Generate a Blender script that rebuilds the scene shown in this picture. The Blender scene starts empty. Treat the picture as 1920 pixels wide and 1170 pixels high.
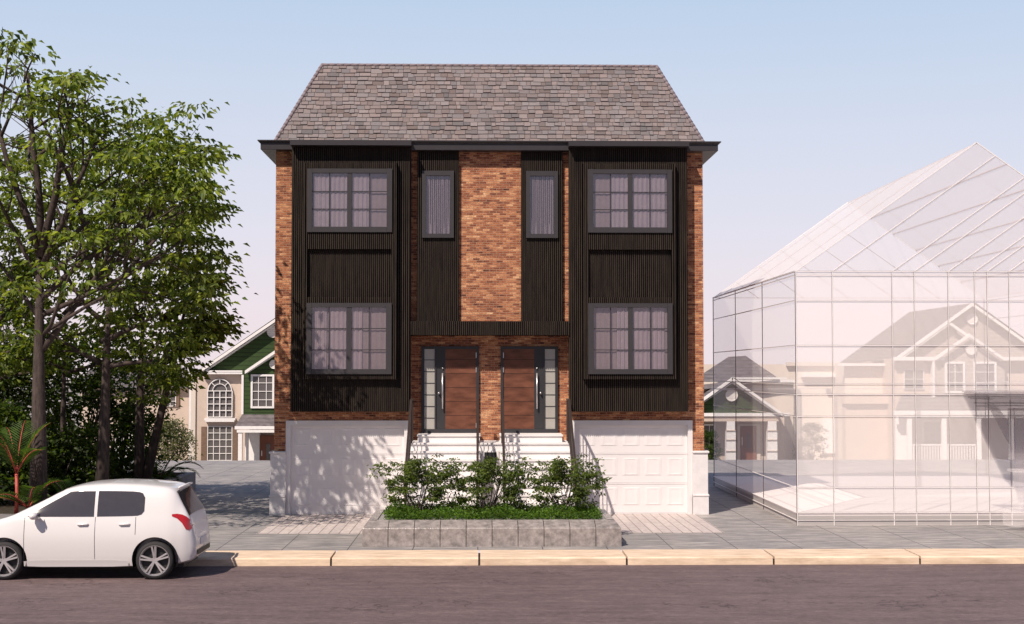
import bpy, bmesh, math, random
import numpy as np
from mathutils import Vector, Matrix, Euler, noise

random.seed(7)
sc = bpy.context.scene
col = sc.collection
R = math.radians

# ------------------------------------------------------------------ camera
F, PW, PH = 2750.0, 1920.0, 1170.0
CAM = Vector((-0.234, -33.0, 3.16))
YAW, PITCH = math.atan(61 / F), math.atan(115 / F)
ROT = Euler((math.pi / 2 + PITCH, 0, -YAW)).to_matrix()
cd = bpy.data.cameras.new('camera')
cam = bpy.data.objects.new('camera', cd)
col.objects.link(cam)
cam.location = CAM
cam.rotation_euler = (math.pi / 2 + PITCH, 0, -YAW)
cd.sensor_width = 36
cd.lens = F / PW * 36
cd.clip_end = 3000
sc.camera = cam


def P(px, py, Y):
    """World point on the plane y = Y that was measured at photo pixel (px, py)."""
    d = ROT @ Vector(((px - PW / 2) / F, -(py - PH / 2) / F, -1))
    return CAM + d * ((Y - CAM.y) / d.y)


# ------------------------------------------------------------------ object helpers
BASE = {}


def tag(o, label=None, cat=None, group=None, kind=None):
    if label: o['label'] = label
    if cat: o['category'] = cat
    if group: o['group'] = group
    if kind: o['kind'] = kind
    return o


def thing(name, label, cat, loc=(0, 0, 0), group=None):
    o = bpy.data.objects.new(name, None)
    col.objects.link(o)
    o.location = loc
    o.empty_display_size = 0.3
    BASE[o.name] = Vector(loc)
    return tag(o, label, cat, group)


def base_of(o):
    while o.parent:
        o = o.parent
    return BASE.get(o.name, Vector((0, 0, 0)))


def link(name, me, mat, parent=None):
    if mat and not me.materials:
        me.materials.append(mat)
    o = bpy.data.objects.new(name, me)
    col.objects.link(o)
    if parent:
        o.parent = parent
        b = base_of(parent)
        if b.length > 0:
            me.transform(Matrix.Translation(-b))
    return o


class MB:
    def __init__(self, mirror=False):
        self.bm = bmesh.new()
        self.m = mirror

    def v(self, p):
        p = Vector(p)
        if self.m: p.x = -p.x
        return self.bm.verts.new(p)

    def box(self, x0, x1, y0, y1, z0, z1, bev=0):
        if x1 < x0: x0, x1 = x1, x0
        if y1 < y0: y0, y1 = y1, y0
        if z1 < z0: z0, z1 = z1, z0
        c = [self.v((x, y, z)) for x in (x0, x1) for y in (y0, y1) for z in (z0, z1)]
        fs = [(0, 1, 3, 2), (4, 6, 7, 5), (0, 4, 5, 1), (2, 3, 7, 6), (0, 2, 6, 4), (1, 5, 7, 3)]
        ff = [self.bm.faces.new([c[i] for i in f]) for f in fs]
        if bev:
            es = list({e for f in ff for e in f.edges})
            bmesh.ops.bevel(self.bm, geom=es, offset=bev, segments=2, profile=0.5, affect='EDGES')
        return self

    def rect(self, p0, p1, Y, dep, bev=0):
        """box whose front was measured at pixels p0..p1 on plane Y; dep goes back (+) or front (-)"""
        a = P(p0[0], (p0[1] + p1[1]) / 2, Y); b = P(p1[0], (p0[1] + p1[1]) / 2, Y)
        c = P((p0[0] + p1[0]) / 2, p0[1], Y); d = P((p0[0] + p1[0]) / 2, p1[1], Y)
        return self.box(a.x, b.x, Y, Y + dep, d.z, c.z, bev)

    def prism(self, pts, y0, y1):
        a = [self.v((x, y0, z)) for x, z in pts]
        b = [self.v((x, y1, z)) for x, z in pts]
        n = len(pts)
        self.bm.faces.new(a); self.bm.faces.new(b[::-1])
        for i in range(n):
            j = (i + 1) % n
            self.bm.faces.new((a[i], b[i], b[j], a[j]))
        return self

    def pp(self, pix, Y, dep):
        q = [P(x, y, Y) for x, y in pix]
        return self.prism([(p.x, p.z) for p in q], Y, Y + dep)

    def face(self, pts):
        self.bm.faces.new([self.v(p) for p in pts]); return self

    def tube(self, pts, rad, n=6, cap=True):
        pts = [Vector(p) for p in pts]
        if not hasattr(rad, '__len__'): rad = [rad] * len(pts)
        rings = []
        up = Vector((0.31, 0.17, 1)).normalized()
        for i, p in enumerate(pts):
            t = (pts[min(i + 1, len(pts) - 1)] - pts[max(i - 1, 0)]).normalized()
            s = t.cross(up)
            if s.length < 1e-3: s = t.cross(Vector((1, 0, 0)))
            s.normalize(); w = s.cross(t)
            rings.append([self.v(p + (s * math.cos(a) + w * math.sin(a)) * rad[i]) for a in [2 * math.pi * k / n for k in range(n)]])
        for a, b in zip(rings, rings[1:]):
            for k in range(n):
                self.bm.faces.new((a[k], a[(k + 1) % n], b[(k + 1) % n], b[k]))
        if cap:
            self.bm.faces.new(rings[0][::-1]); self.bm.faces.new(rings[-1])
        return self

    def bar(self, a, b, w, h=None):
        """square bar between two points"""
        a, b = Vector(a), Vector(b)
        h = h or w
        t = (b - a).normalized()
        s = t.cross(Vector((0, 0, 1)))
        if s.length < 1e-3: s = Vector((1, 0, 0))
        s.normalize(); u = s.cross(t)
        r = [[self.v(p + s * (i * w / 2) + u * (j * h / 2)) for i, j in ((-1, -1), (1, -1), (1, 1), (-1, 1))] for p in (a, b)]
        for k in range(4):
            self.bm.faces.new((r[0][k], r[0][(k + 1) % 4], r[1][(k + 1) % 4], r[1][k]))
        self.bm.faces.new(r[0][::-1]); self.bm.faces.new(r[1])
        return self

    def lathe(self, prof, c, axis='Y', n=32):
        """prof: (radius, along-axis)"""
        c = Vector(c); rings = []
        for r, t in prof:
            ring = []
            for k in range(n):
                a = 2 * math.pi * k / n
                if axis == 'Y': q = Vector((r * math.cos(a), t, r * math.sin(a)))
                else: q = Vector((r * math.cos(a), r * math.sin(a), t))
                ring.append(self.v(c + q))
            rings.append(ring)
        for a, b in zip(rings, rings[1:]):
            for k in range(n):
                self.bm.faces.new((a[k], a[(k + 1) % n], b[(k + 1) % n], b[k]))
        return self

    def build(self, name, mat, parent=None, smooth=False, normals=True):
        if normals: bmesh.ops.recalc_face_normals(self.bm, faces=self.bm.faces)
        me = bpy.data.meshes.new(name)
        self.bm.to_mesh(me); self.bm.free()
        if smooth: me.polygons.foreach_set('use_smooth', [True] * len(me.polygons))
        return link(name, me, mat, parent)


# ------------------------------------------------------------------ materials
def newmat(name):
    m = bpy.data.materials.new(name); m.use_nodes = True
    nt = m.node_tree
    return m, nt, nt.nodes['Principled BSDF']


def N(nt, t, **kw):
    n = nt.nodes.new(t)
    for k, v in kw.items():
        if k in n.inputs: n.inputs[k].default_value = v
        else: setattr(n, k, v)
    return n


def ramp(nt, stops, interp='LINEAR'):
    n = nt.nodes.new('ShaderNodeValToRGB')
    cr = n.color_ramp; cr.interpolation = interp
    while len(cr.elements) < len(stops): cr.elements.new(0.5)
    for e, (p, c) in zip(cr.elements, stops):
        e.position = p; e.color = (*c, 1)
    return n


def wpos(nt, scale=(1, 1, 1), coord='world'):
    if coord == 'world':
        g = N(nt, 'ShaderNodeNewGeometry'); out = g.outputs['Position']
    else:
        g = N(nt, 'ShaderNodeTexCoord'); out = g.outputs['Object']
    mp = N(nt, 'ShaderNodeMapping'); mp.inputs['Scale'].default_value = scale
    nt.links.new(out, mp.inputs['Vector'])
    return mp.outputs['Vector']


def noisy(name, c1, c2, scale=4, stretch=(1, 1, 1), rough=0.7, bump=0.0, bscale=60, detail=6, spec=0.3, lo=0.3, hi=0.7, metal=0.0, coord='world'):
    m, nt, b = newmat(name); L = nt.links.new
    v = wpos(nt, stretch, coord)
    n = N(nt, 'ShaderNodeTexNoise', Scale=scale, Detail=detail, Roughness=0.65)
    L(v, n.inputs['Vector'])
    r = ramp(nt, [(lo, c1), (hi, c2)])
    L(n.outputs['Fac'], r.inputs['Fac']); L(r.outputs['Color'], b.inputs['Base Color'])
    b.inputs['Roughness'].default_value = rough
    b.inputs['Specular IOR Level'].default_value = spec
    b.inputs['Metallic'].default_value = metal
    if bump:
        n2 = N(nt, 'ShaderNodeTexNoise', Scale=bscale, Detail=4)
        L(v, n2.inputs['Vector'])
        bp = N(nt, 'ShaderNodeBump', Strength=bump, Distance=0.01)
        L(n2.outputs['Fac'], bp.inputs['Height']); L(bp.outputs['Normal'], b.inputs['Normal'])
    return m


def brick_mat():
    m, nt, b = newmat('brick'); L = nt.links.new
    g = N(nt, 'ShaderNodeNewGeometry'); s = N(nt, 'ShaderNodeSeparateXYZ'); L(g.outputs['Position'], s.inputs[0])
    ad = N(nt, 'ShaderNodeMath', operation='ADD'); L(s.outputs[0], ad.inputs[0]); L(s.outputs[1], ad.inputs[1])
    cb = N(nt, 'ShaderNodeCombineXYZ'); L(ad.outputs[0], cb.inputs[0]); L(s.outputs[2], cb.inputs[1])
    # slightly uneven courses
    wn = N(nt, 'ShaderNodeTexNoise', Scale=5.0, Detail=3); L(cb.outputs[0], wn.inputs['Vector'])
    ws = N(nt, 'ShaderNodeVectorMath', operation='SCALE'); ws.inputs['Scale'].default_value = 0.012; L(wn.outputs['Color'], ws.inputs[0])
    wa = N(nt, 'ShaderNodeVectorMath', operation='ADD'); L(cb.outputs[0], wa.inputs[0]); L(ws.outputs[0], wa.inputs[1])
    br = N(nt, 'ShaderNodeTexBrick'); br.offset = 0.5
    br.inputs['Scale'].default_value = 1; br.inputs['Brick Width'].default_value = 0.15; br.inputs['Row Height'].default_value = 0.051
    br.inputs['Mortar Size'].default_value = 0.005; br.inputs['Mortar Smooth'].default_value = 0.3
    br.inputs['Color1'].default_value = (0, 0, 0, 1); br.inputs['Color2'].default_value = (1, 1, 1, 1); br.inputs['Mortar'].default_value = (0.5, 0.5, 0.5, 1)
    L(wa.outputs[0], br.inputs['Vector'])
    # patches, stretched along the courses
    mp = N(nt, 'ShaderNodeMapping'); mp.inputs['Scale'].default_value = (1.2, 5.0, 1); L(cb.outputs[0], mp.inputs['Vector'])
    n = N(nt, 'ShaderNodeTexNoise', Scale=2.2, Detail=7, Roughness=0.78); L(mp.outputs[0], n.inputs['Vector'])
    mr = N(nt, 'ShaderNodeMapRange'); mr.inputs['From Min'].default_value = 0.30; mr.inputs['From Max'].default_value = 0.70; L(n.outputs['Fac'], mr.inputs['Value'])
    mx = N(nt, 'ShaderNodeMix', data_type='FLOAT'); mx.inputs[0].default_value = 0.55
    L(br.outputs['Color'], mx.inputs[2]); L(mr.outputs['Result'], mx.inputs[3])
    r = ramp(nt, [(0.13, (0.045, 0.026, 0.024)), (0.26, (0.20, 0.070, 0.042)), (0.42, (0.31, 0.110, 0.057)), (0.60, (0.46, 0.187, 0.093)), (0.76, (0.64, 0.33, 0.170)), (0.9, (0.78, 0.50, 0.30))])
    L(mx.outputs[0], r.inputs['Fac'])
    n3 = N(nt, 'ShaderNodeTexNoise', Scale=45, Detail=4); L(cb.outputs[0], n3.inputs['Vector'])
    r3 = ramp(nt, [(0.32, (0.45, 0.42, 0.42)), (0.50, (0.95, 0.95, 0.95)), (0.66, (1.45, 1.5, 1.5))]); L(n3.outputs['Fac'], r3.inputs['Fac'])
    ml = N(nt, 'ShaderNodeMix', data_type='RGBA', blend_type='MULTIPLY'); ml.inputs[0].default_value = 0.65
    L(r.outputs['Color'], ml.inputs[6]); L(r3.outputs['Color'], ml.inputs[7])
    mm = N(nt, 'ShaderNodeMix', data_type='RGBA'); L(br.outputs['Fac'], mm.inputs[0]); L(ml.outputs[2], mm.inputs[6]); mm.inputs[7].default_value = (0.42, 0.27, 0.19, 1)
    L(mm.outputs[2], b.inputs['Base Color'])
    b.inputs['Roughness'].default_value = 0.9; b.inputs['Specular IOR Level'].default_value = 0.15
    iv = N(nt, 'ShaderNodeMath', operation='MULTIPLY_ADD'); iv.inputs[1].default_value = -1; L(br.outputs['Fac'], iv.inputs[0]); L(n3.outputs['Fac'], iv.inputs[2])
    bp = N(nt, 'ShaderNodeBump', Strength=0.7, Distance=0.012); L(iv.outputs[0], bp.inputs['Height']); L(bp.outputs['Normal'], b.inputs['Normal'])
    return m


def attr_mat(name, rough=0.8, transl=0.0, bump=0, spec=0.2, tcol=(1, 1, 1)):
    m, nt, b = newmat(name); L = nt.links.new
    a = N(nt, 'ShaderNodeAttribute', attribute_name='Col')
    L(a.outputs['Color'], b.inputs['Base Color'])
    b.inputs['Roughness'].default_value = rough; b.inputs['Specular IOR Level'].default_value = spec
    if bump:
        n = N(nt, 'ShaderNodeTexNoise', Scale=70, Detail=5); L(wpos(nt), n.inputs['Vector'])
        bp = N(nt, 'ShaderNodeBump', Strength=bump, Distance=0.01); L(n.outputs['Fac'], bp.inputs['Height']); L(bp.outputs['Normal'], b.inputs['Normal'])
        r = ramp(nt, [(0.3, (0.75, 0.75, 0.75)), (0.7, (1.15, 1.15, 1.15))]); L(n.outputs['Fac'], r.inputs['Fac'])
        ml = N(nt, 'ShaderNodeMix', data_type='RGBA', blend_type='MULTIPLY'); ml.inputs[0].default_value = 1
        L(a.outputs['Color'], ml.inputs[6]); L(r.outputs['Color'], ml.inputs[7]); L(ml.outputs[2], b.inputs['Base Color'])
    if transl:
        t = N(nt, 'ShaderNodeBsdfTranslucent')
        ml = N(nt, 'ShaderNodeMix', data_type='RGBA', blend_type='MULTIPLY'); ml.inputs[0].default_value = 1
        L(a.outputs['Color'], ml.inputs[6]); ml.inputs[7].default_value = (*tcol, 1); L(ml.outputs[2], t.inputs['Color'])
        mx = N(nt, 'ShaderNodeMixShader'); mx.inputs[0].default_value = transl
        L(b.outputs[0], mx.inputs[1]); L(t.outputs[0], mx.inputs[2]); L(mx.outputs[0], nt.nodes['Material Output'].inputs['Surface'])
    return m


def see_mat(name, clear, colr, tcol=(1, 1, 1), rough=0.05, glossy=True, trans=0.0):
    """thin pane: part see-through, part glossy or milky"""
    m, nt, b = newmat(name); L = nt.links.new
    t = N(nt, 'ShaderNodeBsdfTransparent'); t.inputs['Color'].default_value = (*tcol, 1)
    mx = N(nt, 'ShaderNodeMixShader'); mx.inputs[0].default_value = 1 - clear
    if glossy:
        s = N(nt, 'ShaderNodeBsdfGlossy'); s.inputs['Color'].default_value = (*colr, 1); s.inputs['Roughness'].default_value = rough
        so = s.outputs[0]
    else:
        s = N(nt, 'ShaderNodeBsdfDiffuse'); s.inputs['Color'].default_value = (*colr, 1)
        tl = N(nt, 'ShaderNodeBsdfTranslucent'); tl.inputs['Color'].default_value = (*colr, 1)
        m2 = N(nt, 'ShaderNodeMixShader'); m2.inputs[0].default_value = trans
        L(s.outputs[0], m2.inputs[1]); L(tl.outputs[0], m2.inputs[2]); so = m2.outputs[0]
    L(t.outputs[0], mx.inputs[1]); L(so, mx.inputs[2]); L(mx.outputs[0], nt.nodes['Material Output'].inputs['Surface'])
    return m


def plain(name, c, rough=0.5, metal=0.0, coat=0.0, spec=0.4):
    m, nt, b = newmat(name)
    n = N(nt, 'ShaderNodeTexNoise', Scale=9, Detail=3); nt.links.new(wpos(nt, coord='object'), n.inputs['Vector'])
    r = ramp(nt, [(0.3, tuple(x * 0.93 for x in c)), (0.7, tuple(min(1, x * 1.05) for x in c))])
    nt.links.new(n.outputs['Fac'], r.inputs['Fac']); nt.links.new(r.outputs['Color'], b.inputs['Base Color'])
    b.inputs['Roughness'].default_value = rough; b.inputs['Metallic'].default_value = metal
    b.inputs['Coat Weight'].default_value = coat; b.inputs['Specular IOR Level'].default_value = spec
    return m


def solid(name, c, rough, coat):
    m, nt, b = newmat(name)
    b.inputs['Base Color'].default_value = (*c, 1); b.inputs['Roughness'].default_value = rough; b.inputs['Coat Weight'].default_value = coat; b.inputs['Coat Roughness'].default_value = 0.06
    return m


def striped(name, c, dark, pitch, thick=0.12, axis=2, rough=0.75, noise=0.15):
    """boards: a dark line every pitch metres along an axis"""
    m, nt, b = newmat(name); L = nt.links.new
    g = N(nt, 'ShaderNodeNewGeometry'); s = N(nt, 'ShaderNodeSeparateXYZ'); L(g.outputs['Position'], s.inputs[0])
    d = N(nt, 'ShaderNodeMath', operation='DIVIDE'); L(s.outputs[axis], d.inputs[0]); d.inputs[1].default_value = pitch
    f = N(nt, 'ShaderNodeMath', operation='FRACT'); L(d.outputs[0], f.inputs[0])
    r = ramp(nt, [(0, dark), (thick, dark), (thick + 0.03, c), (1, tuple(x * 0.85 for x in c))]); L(f.outputs[0], r.inputs['Fac'])
    n = N(nt, 'ShaderNodeTexNoise', Scale=3, Detail=6); L(wpos(nt, (1, 1, 3)), n.inputs['Vector'])
    r2 = ramp(nt, [(0.3, (1 - noise,) * 3), (0.7, (1 + noise,) * 3)]); L(n.outputs['Fac'], r2.inputs['Fac'])
    ml = N(nt, 'ShaderNodeMix', data_type='RGBA', blend_type='MULTIPLY'); ml.inputs[0].default_value = 1
    L(r.outputs['Color'], ml.inputs[6]); L(r2.outputs['Color'], ml.inputs[7]); L(ml.outputs[2], b.inputs['Base Color'])
    b.inputs['Roughness'].default_value = rough; b.inputs['Specular IOR Level'].default_value = 0.25
    return m


def paving_mat():
    m, nt, b = newmat('stone_paving'); L = nt.links.new
    g = N(nt, 'ShaderNodeNewGeometry')
    mp = N(nt, 'ShaderNodeMapping'); mp.inputs['Location'].default_value = (0.26, 6.68, 0); L(g.outputs['Position'], mp.inputs['Vector'])
    br = N(nt, 'ShaderNodeTexBrick'); br.offset = 0.0
    br.inputs['Scale'].default_value = 1; br.inputs['Brick Width'].default_value = 1.17; br.inputs['Row Height'].default_value = 2.8
    br.inputs['Mortar Size'].default_value = 0.008; br.inputs['Mortar Smooth'].default_value = 0.1
    br.inputs['Color1'].default_value = (0, 0, 0, 1); br.inputs['Color2'].default_value = (1, 1, 1, 1)
    L(mp.outputs[0], br.inputs['Vector'])
    n = N(nt, 'ShaderNodeTexNoise', Scale=1.7, Detail=9, Roughness=0.78); L(wpos(nt, (0.7, 4.2, 1)), n.inputs['Vector'])
    n2 = N(nt, 'ShaderNodeTexNoise', Scale=0.35, Detail=3); L(wpos(nt), n2.inputs['Vector'])
    r = ramp(nt, [(0.34, (0.125, 0.120, 0.120)), (0.48, (0.25, 0.236, 0.230)), (0.62, (0.45, 0.415, 0.395))])
    L(n.outputs['Fac'], r.inputs['Fac'])
    r2 = ramp(nt, [(0.3, (0.85, 0.85, 0.87)), (0.7, (1.12, 1.1, 1.08))]); L(n2.outputs['Fac'], r2.inputs['Fac'])
    ml = N(nt, 'ShaderNodeMix', data_type='RGBA', blend_type='MULTIPLY'); ml.inputs[0].default_value = 1
    L(r.outputs['Color'], ml.inputs[6]); L(r2.outputs['Color'], ml.inputs[7])
    mm = N(nt, 'ShaderNodeMix', data_type='RGBA'); L(br.outputs['Fac'], mm.inputs[0]); L(ml.outputs[2], mm.inputs[6]); mm.inputs[7].default_value = (0.05, 0.048, 0.05, 1)
    L(mm.outputs[2], b.inputs['Base Color'])
    rr = ramp(nt, [(0.3, (0.55,) * 3), (0.7, (0.8,) * 3)]); L(n.outputs['Fac'], rr.inputs['Fac']); L(rr.outputs['Color'], b.inputs['Roughness'])
    b.inputs['Specular IOR Level'].default_value = 0.22
    bp = N(nt, 'ShaderNodeBump', Strength=0.35, Distance=0.01); L(n.outputs['Fac'], bp.inputs['Height']); L(bp.outputs['Normal'], b.inputs['Normal'])
    return m


def road_mat():
    m, nt, b = newmat('asphalt'); L = nt.links.new
    n = N(nt, 'ShaderNodeTexNoise', Scale=2.0, Detail=10, Roughness=0.8); L(wpos(nt, (0.45, 2.6, 1)), n.inputs['Vector'])
    n2 = N(nt, 'ShaderNodeTexNoise', Scale=24, Detail=7, Roughness=0.85); L(wpos(nt, (0.35, 1, 1)), n2.inputs['Vector'])
    r = ramp(nt, [(0.34, (0.098, 0.069, 0.070)), (0.66, (0.190, 0.135, 0.134))]); L(n.outputs['Fac'], r.inputs['Fac'])
    r2 = ramp(nt, [(0.30, (0.35,) * 3), (0.52, (1.0,) * 3), (0.72, (2.0,) * 3)]); L(n2.outputs['Fac'], r2.inputs['Fac'])
    ml = N(nt, 'ShaderNodeMix', data_type='RGBA', blend_type='MULTIPLY'); ml.inputs[0].default_value = 0.8
    L(r.outputs['Color'], ml.inputs[6]); L(r2.outputs['Color'], ml.inputs[7])
    # hairline cracks
    vo = N(nt, 'ShaderNodeTexVoronoi', feature='DISTANCE_TO_EDGE', Scale=0.8)
    nw = N(nt, 'ShaderNodeTexNoise', Scale=2.5, Detail=5); L(wpos(nt), nw.inputs['Vector'])
    sx = N(nt, 'ShaderNodeVectorMath', operation='SCALE'); sx.inputs['Scale'].default_value = 0.9; L(nw.outputs['Color'], sx.inputs[0])
    av = N(nt, 'ShaderNodeVectorMath', operation='ADD'); L(wpos(nt, (0.9, 0.9, 1)), av.inputs[0]); L(sx.outputs[0], av.inputs[1]); L(av.outputs[0], vo.inputs['Vector'])
    rc = ramp(nt, [(0.0, (0.3,) * 3), (0.02, (1,) * 3)]); L(vo.outputs['Distance'], rc.inputs['Fac'])
    nm = N(nt, 'ShaderNodeTexNoise', Scale=0.7, Detail=2); L(wpos(nt), nm.inputs['Vector'])
    rm = ramp(nt, [(0.5, (0,) * 3), (0.6, (0.8,) * 3)]); L(nm.outputs['Fac'], rm.inputs['Fac'])
    m3 = N(nt, 'ShaderNodeMix', data_type='RGBA', blend_type='MULTIPLY'); L(rm.outputs['Color'], m3.inputs[0]); L(ml.outputs[2], m3.inputs[6]); L(rc.outputs['Color'], m3.inputs[7])
    L(m3.outputs[2], b.inputs['Base Color'])
    b.inputs['Roughness'].default_value = 0.72; b.inputs['Specular IOR Level'].default_value = 0.3
    bp = N(nt, 'ShaderNodeBump', Strength=0.5, Distance=0.008); L(n2.outputs['Fac'], bp.inputs['Height']); L(bp.outputs['Normal'], b.inputs['Normal'])
    return m


def plank_mat():
    m, nt, b = newmat('plank_pavers'); L = nt.links.new
    g = N(nt, 'ShaderNodeNewGeometry'); s = N(nt, 'ShaderNodeSeparateXYZ'); L(g.outputs['Position'], s.inputs[0])
    cb = N(nt, 'ShaderNodeCombineXYZ'); L(s.outputs[1], cb.inputs[0]); L(s.outputs[0], cb.inputs[1])
    br = N(nt, 'ShaderNodeTexBrick'); br.offset = 0.37; br.offset_frequency = 3
    br.inputs['Scale'].default_value = 1; br.inputs['Brick Width'].default_value = 1.9; br.inputs['Row Height'].default_value = 0.2
    br.inputs['Mortar Size'].default_value = 0.008; br.inputs['Mortar Smooth'].default_value = 0.1
    br.inputs['Color1'].default_value = (0.50, 0.43, 0.41, 1); br.inputs['Color2'].default_value = (0.58, 0.50, 0.47, 1); br.inputs['Mortar'].default_value = (0.16, 0.13, 0.12, 1)
    L(cb.outputs[0], br.inputs['Vector'])
    n = N(nt, 'ShaderNodeTexNoise', Scale=6, Detail=6); L(wpos(nt, (2, 0.6, 1)), n.inputs['Vector'])
    r = ramp(nt, [(0.3, (0.85,) * 3), (0.7, (1.1,) * 3)]); L(n.outputs['Fac'], r.inputs['Fac'])
    ml = N(nt, 'ShaderNodeMix', data_type='RGBA', blend_type='MULTIPLY'); ml.inputs[0].default_value = 1
    L(br.outputs['Color'], ml.inputs[6]); L(r.outputs['Color'], ml.inputs[7]); L(ml.outputs[2], b.inputs['Base Color'])
    b.inputs['Roughness'].default_value = 0.75
    return m


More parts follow.
